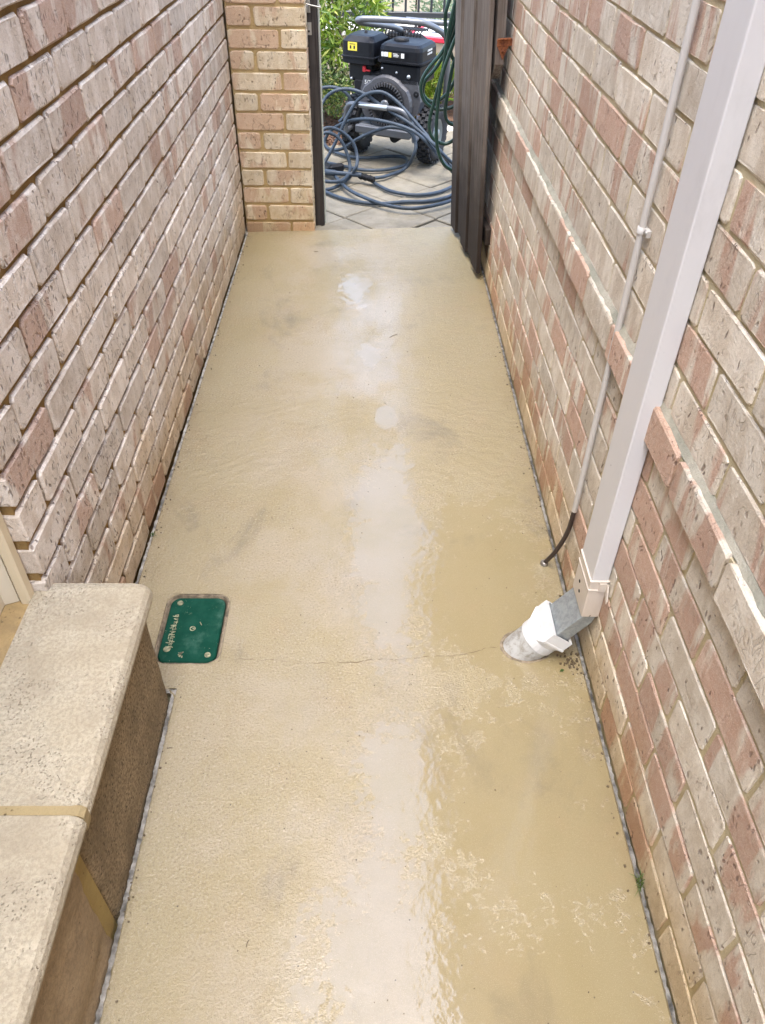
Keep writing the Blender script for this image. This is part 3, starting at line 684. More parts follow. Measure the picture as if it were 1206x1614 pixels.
# galvanised elbow: sloped towards the path
ang = math.radians(36); dv = Vector((-math.sin(ang), 0, -math.cos(ang))); ux = Vector((math.cos(ang), 0, -math.sin(ang)))
top = [Vector((x * .95, y * .95, .004)) for x, y in rrect(-D2, D2, -W2, W2, .003, 2)]
def slant(dist, o, sx=1.0, sy=1.0): return [o + dv * dist + ux * (-x * sx) * -1 + Vector((0, y * sy, 0)) for x, y in rrect(-D2, D2, -W2, W2, .003, 2)]
o0 = Vector((0, 0, -.010))
m = MB(); m.loft([top, slant(.008, o0, .95, .95), slant(.106, o0, .95, .95)], True, False); obj('elbow', m, 'galv', dp)
sw = thing('stormwater_pipe', 'white plastic stormwater pipe stub and square adaptor leaning out of the concrete path', 'drain pipe', (.5075, 1.2035, .17))
def circ(dist, r, n=24): return [o0 + dv * dist + ux * (r * math.cos(a)) + Vector((0, r * math.sin(a), 0)) for a in (2 * math.pi * i / n for i in range(n))]
def sq(dist, hx, hy, n=24):
    P = []
    for i in range(n):
        a = 2 * math.pi * i / n; c_, s_ = math.cos(a), math.sin(a); k_ = 1 / max(abs(c_), abs(s_)); P.append(o0 + dv * dist + ux * (hx * c_ * k_) + Vector((0, hy * s_ * k_, 0)))
    return P
m = MB(); m.loft([sq(.084, D2 + .002, W2 + .002), sq(.083, D2 + .011, W2 + .005), sq(.112, D2 + .011, W2 + .005), sq(.113, D2 + .013, W2 + .006), sq(.118, D2 + .013, W2 + .006), circ(.138, .0475), circ(.139, .0485), circ(.160, .0485), circ(.162, .045)], False, False)
obj('adaptor', m, 'pvc', sw)
m = MB(); m.loft([circ(.150, .0455), circ(.28, .0455)], False, True); obj('stub', m, 'stub', sw)
hit = (o0.z + .17) / -dv.z; fx = o0.x + dv.x * hit
ring = []
for rr, zz in ((.0465, .0), (.049, .0025), (.052, .0004)):
    ring.append([(fx + rr * math.cos(a) / math.cos(ang) * 1.0 + random.uniform(-.002, .002), rr * math.sin(a) + random.uniform(-.002, .002), -.17 + zz) for a in (2 * math.pi * i / 28 for i in range(28))])
obj('grout_ring', MB().loft(ring, False, True), 'collar', sw)
# conduit
cd = thing('wall_conduit', 'thin grey conduit on the right brick wall beside the downpipe, black cable at its foot', 'conduit', (.518, 1.445, 0))
obj('tube', MB().tube([(0, 0, .235), (0, 0, 2.2)], .0070, 12, False), 'conduit', cd)
obj('cable', MB().tube([(0, 0, .30), (0, .002, .22), (-.001, .008, .16), (-.008, .018, .105), (-.018, .03, .055), (-.030, .043, .012), (-.034, .047, -.01)], .0062, 10), 'black_cable', cd)
obj('cable_collar', MB().lathe([(.0115, -.002), (.0105, .009), (.0065, .011)], (-.0325, .0455, 0), n=12), 'screw', cd)
for zz in (.948, 1.62):
    c_ = obj('clip', MB().lathe([(.0092, -.006), (.0092, .006), (.0070, .006), (.0070, -.006)], (0, 0, zz), n=14, cap=False).box((.006, -.017, zz), (.008, .018, .012)), 'conduit', cd)
    obj('screw', MB().lathe([(.0062, 0), (.0055, -.0035), (.0001, -.004)], (.002, -.019, zz), 'X', 10, cap=False), 'screw', c_)

# ================================================================== GATE
gF, gN = Vector((.412, 3.905)), Vector((.481, 3.300)); gd = (gN - gF); gl = gd.length; gd.normalize(); gang = math.atan2(gd.y, gd.x)
gate = thing('timber_gate', 'weathered grey timber gate of vertical boards standing open against the right wall', 'gate', (gF.x, gF.y, 0), gang); gate.rotation_euler = (math.radians(2.9), 0, gang)
# local x runs from far end to near end, local +y points to the wall (right)
nb = 5; pw_ = gl / nb
for i in range(nb):
    off = (.0, .012, .001, .011, .002)[i]
    b = MB().box((0, 0, 0), (pw_ - .007 + .010 * (i % 2), .020, 1.72 + random.uniform(-.01, .01)), bev=.0025)
    o_ = obj('board', b, 'grey_wood', gate, (pw_ * (i + .5), off + .010, .03 + .86)); o_.rotation_euler.y = random.uniform(-.003, .003)
sgn = 1
for zz, ex in ((.195, .004), (.95, -.06), (1.62, -.06)):
    obj('rail', MB().box((0, 0, 0), (gl + ex, .030, .07), bev=.003), 'grey_wood', gate, (gl / 2 + (0 if ex > 0 else -.03), .034 + .0155, zz))
m = MB().prism([(-.03, .80), (.03, .86), (.03, 1.74), (-.03, 1.74)], .0, .034, Matrix(((1, 0, 0), (0, 0, 1), (0, 1, 0))))
obj('stile', m, 'grey_wood', gate, (gl - .032, .0345, 0))
br = obj('latch_bracket', MB().box((gl + .0015, .066, .932), (.006, .058, .024), bev=.002).prism([(.040, .920), (.082, .920), (.061, .876)], -.003, .004, Matrix(((0, 0, 1), (1, 0, 0), (0, 1, 0))), (gl, 0, 0)), 'rust', gate)
m = MB().tube([(gl + .002, .083, .922), (gl + .004, .092, .924), (gl + .004, .095, .934), (gl + .003, .091, .943), (gl + .002, .083, .944)], .0028, 6); m.tube([(gl + .006, .040, .944), (gl + .006, .086, .944)], .004, 6, False)
obj('staple', m, 'rust', br); obj('bolt', MB().lathe([(.006, 0), (.005, .006), (.0001, .007)], (gl + .003, .058, .905), 'X', 8, cap=False), 'rust', br)
# gate posts
gp = thing('gate_post', 'dark stained timber post with steel latch keeper beside the brick pier', 'post', (-.268, 4.0, 0))
obj('post', MB().box((0, 0, .94), (.066, .064, 1.94), bev=.003), 'dark_wood', gp)
obj('edge_strip', MB().box((.0365, .012, .94), (.006, .034, 1.94)), 'pale_edge', gp)
kp = obj('latch_keeper', MB().box((-.012, -.0335, .98), (.030, .003, .115)).box((-.008, -.0335, .862), (.026, .003, .048)), 'screw', gp)
obj('latch_pin', MB().tube([(-.014, -.040, .955), (.010, -.042, .950), (.050, -.040, .943)], .0035, 6).lathe([(.012, .928), (.013, .945), (.010, .952)], (-.014, -.042, 0), n=10), 'screw', kp)
for xx, zz in ((-.012, 1.005), (-.007, .852)): obj('screw', MB().lathe([(.005, 0), (.0045, -.003), (.0001, -.003)], (xx, -.035, zz), 'Y', 8, cap=False), 'dark', kp)
hp = thing('hinge_post', 'timber hinge post behind the open gate carrying the green hose', 'post', (.497, 3.985, 0))
obj('post', MB().box((0, 0, .94), (.06, .07, 1.9), bev=.003), 'grey_wood', hp)
obj('hose_hook', MB().tube([(-.02, .04, 1.27), (-.03, .12, 1.26), (-.035, .19, 1.27), (-.035, .21, 1.31)], .008, 8).box((-.01, .0375, 1.27), (.05, .006, .07)), 'screw', hp)
# ================================================================== COURTYARD
court = tag(obj('courtyard_paving', MB().box((0, 5.0, -.075), (3.0, 2.3, .012)), 'sand'), kind='structure')
def clip(poly, px, py, nx, ny):
    out = []
    for a, b in zip(poly, poly[1:] + poly[:1]):
        da = (a[0] - px) * nx + (a[1] - py) * ny; db = (b[0] - px) * nx + (b[1] - py) * ny
        if da >= 0: out.append(a)
        if (da >= 0) != (db >= 0): t = da / (da - db); out.append((a[0] + (b[0] - a[0]) * t, a[1] + (b[1] - a[1]) * t))
    return out
PS = .340; u, v = (.7071, .7071), (.7071, -.7071); O = (-.133, 4.078)
sn = Vector((-(END_R[1] - END_L[1]), END_R[0] - END_L[0])).normalized()
rp = random.Random(11)
def paver_mesh(poly):
    """poly centred on its own middle; thin bevelled slab"""
    cx_ = sum(p[0] for p in poly) / len(poly); cy_ = sum(p[1] for p in poly) / len(poly)
    def ins(d): return [(cx_ + (x - cx_) * (1 - d / max(.02, math.hypot(x - cx_, y - cy_))), cy_ + (y - cy_) * (1 - d / max(.02, math.hypot(x - cx_, y - cy_)))) for x, y in poly]
    a, b = ins(0), ins(.007)
    m = MB(); m.loft([[(x, y, -.05) for x, y in a], [(x, y, -.004) for x, y in a], [(x, y, 0) for x, y in b]], cap=False, smooth=False); m.add([(x, y, 0) for x, y in b], [tuple(range(len(b)))])
    return m.mesh('paver', M['paver'])
hs = PS / 2 - .0035
whole = [(u[0] * a + v[0] * b, u[1] * a + v[1] * b) for a, b in ((-hs, -hs), (hs, -hs), (hs, hs), (-hs, hs))]
whole_me = paver_mesh(whole)
for i in range(-5, 8):
    for j in range(-6, 7):
        c = (O[0] + u[0] * PS * (i + .5) + v[0] * PS * (j + .5), O[1] + u[1] * PS * (i + .5) + v[1] * PS * (j + .5))
        if not (-1.0 < c[0] < 1.2 and 3.7 < c[1] < 6.0): continue
        wpoly = [(c[0] + x, c[1] + y) for x, y in whole]
        p = clip(wpoly, END_L[0], END_L[1] + .012, sn.x, sn.y); p = clip(p, 0, 5.72, 0, -1)
        if c[0] < -.05: p = clip(p, 0, 5.30, 0, -1) if c[0] < -.2 else p
        if len(p) < 3: continue
        q = [(x - c[0], y - c[1]) for x, y in p]
        area = abs(sum(a[0] * b[1] - a[1] * b[0] for a, b in zip(q, q[1:] + q[:1]))) / 2
        if area < .006 or not in_frame((c[0], c[1], 0), .12): continue
        if min(y for x, y in q) > min(y for x, y in whole) + .03 and area < .03: 
            q = [(x * .86, y * .86 + .008) for x, y in q]
        me = whole_me if len(q) == 4 and abs(area - PS * PS) < .01 else paver_mesh(q)
        o_ = link('paver', me, court, (c[0], c[1], -.010 + rp.uniform(-.0025, .0025))); o_.rotation_euler = (rp.uniform(-.006, .006), rp.uniform(-.006, .006), 0)
tag(obj('driveway', MB().box((1.6, 6.55, -.06), (3.6, 1.66, .09)), 'pale_concrete'), kind='structure')
def bed_mesh(x0, x1, y0, y1, z, n=34):
    vs = []; fs = []
    for i in range(n + 1):
        for j in range(n + 1): vs.append((x0 + (x1 - x0) * i / n, y0 + (y1 - y0) * j / n, z + random.uniform(-.012, .018)))
    for i in range(n):
        for j in range(n): a = i * (n + 1) + j; fs.append((a, a + n + 1, a + n + 2, a + 1))
    return MB().add(vs, fs)
tag(obj('garden_bed', bed_mesh(-2.0, -.19, 5.33, 6.68, -.01), 'mulch'), kind='structure')
m = MB(); rr_ = random.Random(4)
for _ in range(420):
    x, y = rr_.uniform(-.9, -.16), rr_.uniform(5.3, 6.2); a = rr_.uniform(0, 3.14)
    m.box((x, y, .008), (rr_.uniform(.02, .05), rr_.uniform(.008, .016), .008), mtx=Matrix.Rotation(a, 3, 'Z') @ Matrix.Rotation(rr_.uniform(-.6, .6), 3, 'Y'))
tag(obj('bark_chips', m, 'mulch'), kind='stuff')
tag(obj('garden_bed', bed_mesh(.25, 2.2, 5.86, 6.68, .01, 24), 'mulch'), kind='structure')
# low wall and pool fence at the back
gw = thing('garden_wall', 'low cream rendered garden wall with pale coping under the black fence', 'wall', (.5, 6.85, 0))
obj('wall_body', MB().box((0, 0, .155), (7.0, .24, .45)), 'garden_wall', gw)
for i in range(12): obj('coping_stone', MB().box((-3.21 + .584 * i, -.005, .404), (.578, .30, .05), bev=.006), 'coping', gw)
fn = thing('pool_fence', 'black tubular metal fence standing on the low cream wall', 'fence', (.5, 6.96, .429))
obj('rail', MB().box((0, 0, .055), (6.4, .038, .036), bev=.003), 'fence_black', fn); obj('rail', MB().box((0, 0, 1.10), (6.4, .038, .036), bev=.003), 'fence_black', fn)
bal = MB().box((0, 0, .578), (.017, .017, 1.009)).mesh('baluster', M['fence_black'])
for i in range(62):
    x = -3.0 + .0985 * i
    if abs(x + .5) < 1.6: link('baluster', bal, fn, (x + .008, 0, 0))
for x in (-2.4, .0, 2.4): obj('fence_post', MB().box((x + 1.0, .002, .57), (.05, .05, 1.2), bev=.004), 'fence_black', fn)

# ---- planting
def leaves(m, centres, n, ln, wd, up, r):
    for _ in range(n):
        c, rad = r.choice(centres)
        while True:
            d = Vector((r.uniform(-1, 1), r.uniform(-1, 1), r.uniform(-1, 1)))
            if d.length < 1: break
        p = Vector(c) + Vector((d.x * rad[0], d.y * rad[1], d.z * rad[2]))
        dirv = Vector((d.x + r.uniform(-.7, .7), d.y + r.uniform(-.7, .7), up + r.uniform(-.8, .6))).normalized(); sd_ = dirv.cross(Vector((r.uniform(-1, 1), r.uniform(-1, 1), r.uniform(-.4, 1)))).normalized()
        L = ln * r.uniform(.6, 1.25); W = wd * r.uniform(.7, 1.2); nv = dirv.cross(sd_); dr = nv * L * r.uniform(-.22, .22)
        a = p; e = p + dirv * L + dr; mid = p + dirv * L * .45 - nv * W * .25
        m.add([a, mid + sd_ * W, e, mid - sd_ * W, p + dirv * L * .45 + nv * W * .1], [(0, 1, 4), (1, 2, 4), (2, 3, 4), (3, 0, 4)])
    return m
def shrub(name, label, loc, centres, n, ln, wd, mat, up=.4, seed=1, stems=(), group=None, cat='shrub'):
    t = thing(name, label, cat, loc, 0, group); r = random.Random(seed)
    f = obj('foliage', leaves(MB(), centres, n, ln, wd, up, r), mat, t); f['kind'] = 'stuff'
    for i, st in enumerate(stems): obj('stem', MB().tube(st, lambda q: .011 - .007 * q, 6), 'bark', t)
    return t
stems = [[(0, 0, 0), (.02, .0, .3), (.0, .03, .6), (.05, .05, .95)], [(.05, -.03, 0), (.10, -.08, .35), (.06, -.10, .62), (-.02, -.10, .85)], [(-.08, .03, 0), (-.12, .02, .4), (-.10, .05, .8), (-.16, .06, 1.05)], [(.1, .08, 0), (.16, .10, .4), (.2, .10, .75)]]
r = random.Random(21); cen = []
for st in stems:
    for q in range(9):
        p = Vector(st[1]).lerp(Vector(st[-1]), q / 8) + Vector((r.uniform(-.12, .12), r.uniform(-.12, .12), r.uniform(-.05, .1)))
        cen.append((tuple(p), (.085, .085, .075)))
shrub('leafy_shrub', 'tall bright green shrub with narrow drooping leaves left of the pressure washer', (-.28, 5.95, 0), cen, 1700, .085, .0105, 'leaf_bright', -.1, 3, stems)
cen2 = [((r.uniform(-.42, .06), r.uniform(-.2, .2), r.uniform(.12, .34)), (.10, .10, .09)) for _ in range(22)]
shrub('olive_shrub', 'small dense olive green shrub low in the bark bed behind the left wheel', (-.16, 5.80, 0), cen2, 2600, .042, .0075, 'leaf_olive', .5, 5, [[(0, 0, 0), (.03, .02, .15), (.05, 0, .3)], [(-.15, 0, 0), (-.2, .04, .2), (-.22, 0, .33)]])
cen3 = [((r.uniform(-.45, .35), r.uniform(-.15, .15), r.uniform(.2, .85)), (.14, .12, .13)) for _ in range(18)]
shrub('leafy_shrub', 'broad deep green shrub at the far left behind the gate post', (-.78, 6.25, 0), cen3, 2200, .075, .013, 'leaf_dark', .2, 8, [[(0, 0, 0), (.03, .02, .35), (.0, 0, .8)], [(-.15, 0, 0), (-.2, .04, .4), (-.26, 0, .7)]])
cen4 = [((r.uniform(-.3, .5), r.uniform(-.10, .12), r.uniform(.05, .30)), (.09, .08, .07)) for _ in range(20)]
shrub('low_plant', 'low lime green strappy plant growing below the red trolley', (.52, 6.02, 0), cen4, 1800, .085, .009, 'leaf_lime', .9, 9)
for i, (x, y, lab) in enumerate(((-.55, 7.75, 'leftmost pale silver green bush behind the black fence'), (.35, 7.62, 'middle pale silver green bush behind the black fence'), (1.2, 7.8, 'rightmost pale silver green bush behind the black fence'))):
    cen5 = [((r.uniform(-.48, .48), r.uniform(-.3, .3), r.uniform(.15, 1.15)), (.15, .13, .14)) for _ in range(40)]
    shrub('silver_bush', lab, (x, y, 0), cen5, 5200, .045, .008, 'leaf_silver', .4, 30 + i, [[(0, 0, -.05), (.03, .02, .5), (.0, 0, 1.0)]], 'silver bushes behind the fence')
# ---- red trolley: steel frame tilted flat, white sheet, dark panel, black knobs
tr = thing('red_trolley', 'red steel framed flat trolley with white deck and dark panel behind the pressure washer', 'trolley', (.617, 6.257, 0), math.radians(-22))
tw, tl = .62, .46
Zt = .470
for nm, c_, d_ in (('side_rail', (-tw / 2, 0, Zt), (.045, tl, .035)), ('side_rail', (tw / 2, 0, Zt), (.045, tl, .035)), ('end_rail', (0, -tl / 2, Zt), (tw + .045, .04, .036)), ('end_rail', (0, tl / 2, Zt), (tw + .045, .04, .036))):
    obj(nm, MB().box(c_, d_, bev=.006), 'red_paint', tr)
obj('deck', MB().box((.0, .03, Zt + .008), (tw - .05, tl - .03, .012), bev=.003), 'white_sheet', tr)
obj('dark_panel', MB().prism([(-.17, -.10), (.28, -.10), (.28, .06), (.08, .06)], Zt + .0145, Zt + .020), 'slate', tr)
for i in range(4): obj('knob', MB().lathe([(.012, 0), (.015, .012), (.010, .026), (.0001, .028)], (-tw / 2 + .01 * (i % 2), -.17 + .11 * i, Zt + .0175), n=10), 'plastic_matt', tr)
for sx in (-1, 1):
    for sy in (-1, 1): obj('leg', MB().box((sx * (tw / 2 - .0), sy * (tl / 2 - .05), Zt / 2 - .01), (.03, .03, Zt - .017)), 'red_paint', tr)

# ================================================================== PRESSURE WASHER
YAW = math.radians(-25); WM = Vector((.14, 5.09, -.009))
pwsh = thing('pressure_washer', 'black and grey petrol pressure washer on two knobbly tyres beyond the gateway', 'pressure washer', WM, YAW)
def wheel(X):
    wch = link('wheel', None, pwsh, (X, .02, .168))
    R, Wd = .155, .052
    prof = [(.085, -Wd + .012), (.115, -Wd), (.140, -Wd + .004), (R - .004, -Wd + .020), (R, -.012), (R, .012), (R - .004, Wd - .020), (.140, Wd - .004), (.115, Wd), (.085, Wd - .012)]
    ty = MB().lathe(prof, (0, 0, 0), 'X', 36, cap=False)
    for row, x in enumerate((-.034, -.012, .012, .034)):
        for i in range(26):
            a = 2 * math.pi * (i + .5 * (row % 2)) / 26; rr = R + (.005 if abs(x) < .02 else .0)
            ty.box((x, rr * math.cos(a), rr * math.sin(a)), (.019, .022, .014), mtx=Matrix.Rotation(a, 3, 'X') @ Matrix.Rotation(math.pi / 2, 3, 'X') if False else Matrix.Rotation(a + math.pi / 2, 3, 'X'))
    t_ = obj('tyre', ty, 'tyre', wch)
    obj('rim', MB().lathe([(.090, -.034), (.082, -.040), (.070, -.020), (.030, -.020), (.028, -.046), (.0001, -.048)], (0, 0, 0), 'X', 24, cap=False).lathe([(.090, .034), (.082, .040), (.070, .020), (.030, .020), (.028, .046), (.0001, .048)], (0, 0, 0), 'X', 24, cap=False), 'rim', wch)
    return wch
wheel(-.245); wheel(.245)
obj('axle', MB().tube([(-.25, .02, .168), (.25, .02, .168)], .011, 8, False), 'plastic_matt', pwsh)
obj('base_plate', MB().box((0, .02, .205), (.34, .34, .018), bev=.006).box((0, -.155, .190), (.36, .03, .045), bev=.006).box((0, .18, .190), (.36, .03, .045), bev=.006), 'frame_grey', pwsh)
# crank case and recoil shroud
m = MB(); m.box((.0, .05, .30), (.23, .26, .17), bev=.03); m.box((.0, .06, .40), (.20, .20, .12), bev=.02)
obj('crankcase', m, 'engine_grey', pwsh)
P = []
for i in range(32):
    a = 2 * math.pi * i / 32; rx = .150; P.append((rx * math.cos(a) * (1.12 if abs(math.cos(a)) > .8 else 1), rx * math.sin(a)))
XZ = Matrix(((1, 0, 0), (0, 0, 1), (0, 1, 0)))
m = MB(); m.loft([[(x, -.06, .335 + z) for x, z in P], [(x, -.115, .335 + z) for x, z in P], [(x * .93, -.130, .335 + z * .93) for x, z in P]], True, False)
m.prism([(-.17, .40), (-.15, .465), (.19, .465), (.215, .36), (.20, .30), (.10, .22), (-.10, .22), (-.17, .30)], -.105, -.03, XZ)
shroud = obj('fan_shroud', m, 'engine_grey', pwsh)
obj('bolt_hole', MB().lathe([(.017, -.106), (.014, -.109), (.0001, -.103)], (.185, 0, .40), 'Y', 14, cap=False), 'plastic_matt', shroud)
rec = obj('recoil_cover', MB().lathe([(.118, -.128), (.116, -.142), (.098, -.148), (.094, -.140), (.080, -.138)], (.005, 0, .335), 'Y', 40, cap=False).lathe([(.080, -.1385), (.0001, -.1385)], (.005, 0, .335), 'Y', 40, cap=False), 'plastic_matt', pwsh)
m = MB()
for i in range(40):
    a = 2 * math.pi * i / 40; rr = .106; m.box((.005 + rr * math.cos(a), -.149, .335 + rr * math.sin(a)), (.020, .008, .0065), mtx=Matrix.Rotation(-a, 3, 'Y'))
obj('cooling_fins', m, 'engine_grey', rec)
m = MB()
for i in range(5):
    a = 2 * math.pi * i / 5 + .6
    m.box((.005 + .05 * math.cos(a), -.143, .335 + .05 * math.sin(a)), (.07, .008, .012), mtx=Matrix.Rotation(-a, 3, 'Y'))
for i in range(24):
    a = 2 * math.pi * i / 24; m.box((.005 + .068 * math.cos(a), -.1405, .335 + .068 * math.sin(a)), (.018, .005, .004), mtx=Matrix.Rotation(-a, 3, 'Y'))
obj('recoil_spokes', m, 'plastic_black', rec)
obj('recoil_hub', MB().lathe([(.026, -.140), (.026, -.152), (.018, -.156), (.0001, -.156)], (.005, 0, .335), 'Y', 20, cap=False), 'frame_grey', rec)
obj('shroud_number', text_mesh('shroud_number', '5/70', .034, 'white_print'), None, shroud) if False else None
o_ = link('shroud_number', text_mesh('shroud_number', '5/70', .030, 'white_print'), shroud, (-.118, -.1062, .432)); o_.rotation_euler = (math.pi / 2, 0, 0)
# black upper body, tank, air filter
obj('upper_body', MB().box((.075, .02, .490), (.250, .25, .110), bev=.012).box((-.06, .0, .455), (.14, .16, .06), bev=.01), 'plastic_black', pwsh)
tank = obj('fuel_tank', MB().loft([[(x + .075, y + .02, z) for x, y in rrect(-.140 + i, .140 - i, -.140 + i, .140 - i, .035, 4)] for i, z in ((.004, .546), (-.002, .548), (-.002, .556), (.006, .559), (.008, .610), (.014, .628), (.030, .640), (.060, .645))], True, False), 'plastic_black', pwsh)
obj('tank_cap', MB().lathe([(.042, .640), (.044, .646), (.042, .658), (.020, .662), (.0001, .662)], (.045, -.01, 0), n=20, cap=False), 'plastic_matt', tank)
st = obj('warning_label', MB().box((.045, -.1335, .592), (.145, .0015, .026)), 'black_print', tank)
m = MB()
for i, w_ in enumerate((.016, .030, .0, .0, .018)): pass
for c_, d_ in (((-.018, .592), (.014, .022)), ((.004, .592), (.024, .022)), ((.106, .592), (.018, .024)), ((.060, .598), (.028, .003)), ((.066, .591), (.034, .003)), ((.064, .585), (.030, .002))): obj('label_print', MB().box((c_[0], -.1347, c_[1]), (d_[0], .001, d_[1])), 'white_print', st)
obj('label_print', MB().box((.028, -.1348, .591), (.018, .001, .024)), 'yellow', st)
m = MB(); rl = random.Random(9)
for zz in (.607, .590):
    x = -.028
    while x < .04: w_ = rl.uniform(.006, .011); m.box((.2085, .02 + x, zz), (.0012, w_ * .7, .010), mtx=Matrix.Rotation(rl.uniform(-.3, .3), 3, 'X')); x += w_ + .002
obj('side_lettering', m, 'white_print', tank)
air = obj('air_filter_box', MB().loft([[(x - .185, y + .0, z) for x, y in rrect(-.110 + i, .110 - i, -.125 + i, .125 - i, .030, 3)] for i, z in ((.014, .520), (.004, .525), (.004, .552), (-.001, .554), (-.001, .560), (.005, .563), (.008, .634), (.034, .660), (.055, .664))], True, False), 'plastic_black', pwsh)
lb = obj('yellow_label', MB().box((-.215, -.1195, .610), (.058, .0015, .042)), 'yellow', air)
for c_, d_ in (((-.227, .606), (.010, .016)), ((-.203, .606), (.010, .016)), ((-.215, .622), (.036, .003))): obj('label_print', MB().box((c_[0], -.1206, c_[1]), (d_[0], .001, d_[1])), 'black_print', lb)
obj('wing_nut', MB().lathe([(.010, .664), (.008, .674), (.0001, .678)], (-.185, .0, 0), n=10, cap=False), 'plastic_matt', air)
obj('carburettor', MB().box((-.185, .0, .475), (.15, .17, .10), bev=.012).box((-.17, -.03, .40), (.11, .12, .08), bev=.01), 'plastic_matt', pwsh)
obj('fuel_lever', MB().box((-.150, -.096, .498), (.018, .02, .030), bev=.003).box((-.128, -.100, .492), (.035, .008, .009), bev=.002), 'red_plastic', pwsh)
for x_, z_, r_ in ((-.03, .515, .007), (.06, .500, .007), (.135, .485, .012)): obj('bolt', MB().lathe([(r_, -.105), (r_ * .85, -.113), (.0001, -.114)], (x_, 0, z_), 'Y', 8), 'steel', pwsh)
obj('fuel_tap', MB().lathe([(.008, -.09), (.007, -.10), (.0001, -.102)], (-.235, 0, .440), 'Y', 8), 'steel', pwsh)
obj('choke_bracket', MB().box((-.255, -.06, .455), (.012, .03, .035), bev=.002), 'steel', pwsh)
obj('oil_filler', MB().lathe([(.018, 0), (.020, .012), (.014, .03), (.0001, .032)], (.155, -.06, .255), n=12), 'brass', pwsh)
# muffler with its wire guard at the back
mf = obj('muffler', MB().box((-.02, .20, .585), (.26, .12, .12), bev=.025), 'plastic_matt', pwsh)
m = MB()
for i in range(13): m.tube([(-.14 + .02 * i, .135, .60), (-.14 + .02 * i, .138, .662), (-.135 + .02 * i, .20, .672), (-.14 + .02 * i, .265, .655)], .0042, 5, True, 3)
for yy, zz in ((.137, .635), (.16, .672), (.24, .670)): m.tube([(-.15, yy, zz), (.11, yy, zz)], .0042, 5, False)
obj('wire_guard', m, 'plastic_matt', mf)
# pump, hose fittings
obj('pump', MB().box((-.02, .0, .165), (.18, .16, .06), bev=.015).lathe([(.03, -.10), (.03, .1)], (.05, 0, .15), 'Y', 14), 'plastic_matt', pwsh)
# front guard tube and handle
gt = obj('front_guard', MB().tube([(-.225, -.20, .17), (-.222, -.205, .25), (-.205, -.215, .315), (-.165, -.222, .338), (-.05, -.225, .340), (.105, -.225, .340), (.165, -.222, .325), (.205, -.21, .27), (.225, -.20, .17)], .0145, 10), 'frame_grey', pwsh)
obj('clamp_sleeve', MB().tube([(-.12, -.2245, .3395), (.06, -.2255, .3405)], .0170, 12, False), 'steel', gt)
for sx in (-1, 1): obj('frame_tube', MB().tube([(sx * .225, -.20, .178), (sx * .215, .0, .195), (sx * .215, .30, .21)], .0145, 8), 'frame_grey', pwsh)
obj('handle', MB().tube([(-0.018, 0.334, 0.482), (-0.027, 0.307, 0.563), (-0.022, 0.221, 0.629), (-0.039, 0.103, 0.683), (-0.081, -0.027, 0.713), (-0.128, -0.137, 0.734), (-0.146, -0.19, 0.751), (-0.103, -0.191, 0.761), (0.012, -0.149, 0.761), (0.147, -0.108, 0.757), (0.21, -0.079, 0.749), (0.261, -0.033, 0.723), (0.291, 0.014, 0.691), (0.302, 0.042, 0.651), (0.301, 0.074, 0.555), (0.29, 0.102, 0.401), (0.269, 0.137, 0.236)], .0165, 10), 'frame_grey', pwsh)
obj('rear_bar', MB().tube([(-0.125, 0.449, 0.672), (0.017, 0.516, 0.661), (0.146, 0.576, 0.653)], .0165, 10), 'frame_grey', pwsh)

# ================================================================== HOSES
m = MB()
m.tube([(-0.323, 4.505, 0.005), (-0.255, 4.424, 0.005), (-0.152, 4.316, 0.005), (-0.046, 4.260, 0.005), (0.057, 4.244, 0.005), (0.197, 4.278, 0.005), (0.319, 4.292, 0.005), (0.429, 4.356, 0.005), (0.481, 4.429, 0.005), (0.461, 4.284, 0.022), (0.364, 4.194, 0.022), (0.225, 4.132, 0.022), (0.090, 4.175, 0.022), (-0.047, 4.307, 0.022), (-0.137, 4.447, 0.022), (-0.217, 4.672, 0.022), (-0.271, 4.785, 0.022), (-0.323, 4.927, 0.022), (-0.310, 4.620, 0.198), (-0.277, 4.640, 0.260), (-0.228, 4.660, 0.275), (-0.158, 4.680, 0.247), (-0.101, 4.680, 0.194), (-0.076, 4.660, 0.129), (-0.082, 4.600, 0.081), (-0.131, 4.617, 0.012), (-0.199, 4.475, 0.012), (-0.269, 4.430, 0.012), (-0.324, 4.460, 0.012), (-0.332, 4.700, 0.047), (-0.316, 4.750, 0.162), (-0.279, 4.780, 0.209), (-0.228, 4.800, 0.208), (-0.170, 4.800, 0.167), (-0.134, 4.780, 0.093), (-0.119, 4.740, 0.031), (-0.140, 4.545, 0.042), (-0.191, 4.478, 0.042), (-0.283, 4.518, 0.042), (-0.327, 4.900, 0.005), (-0.303, 4.950, 0.005), (-0.208, 4.900, 0.005), (-0.122, 4.850, 0.005), (-0.033, 4.796, 0.007), (0.100, 4.813, 0.007), (0.218, 4.914, 0.007), (0.215, 5.050, 0.007), (0.124, 5.072, 0.007), (-0.034, 5.027, 0.007), (-0.154, 5.073, 0.007), (-0.266, 5.212, 0.007), (-0.331, 5.445, 0.007), (-0.315, 4.950, 0.264), (-0.267, 4.950, 0.352), (-0.207, 4.950, 0.396), (-0.126, 4.950, 0.407), (-0.034, 4.920, 0.389), (0.073, 4.880, 0.333), (0.204, 4.800, 0.281), (0.296, 4.750, 0.231), (0.387, 4.680, 0.166), (0.484, 4.949, 0.007), (0.519, 4.714, 0.007), (0.479, 4.546, 0.007), (0.380, 4.427, 0.007), (0.253, 4.381, 0.007), (0.130, 4.428, 0.007), (0.060, 4.510, 0.007), (0.009, 4.605, 0.007)], .0098, 9, True, 6)
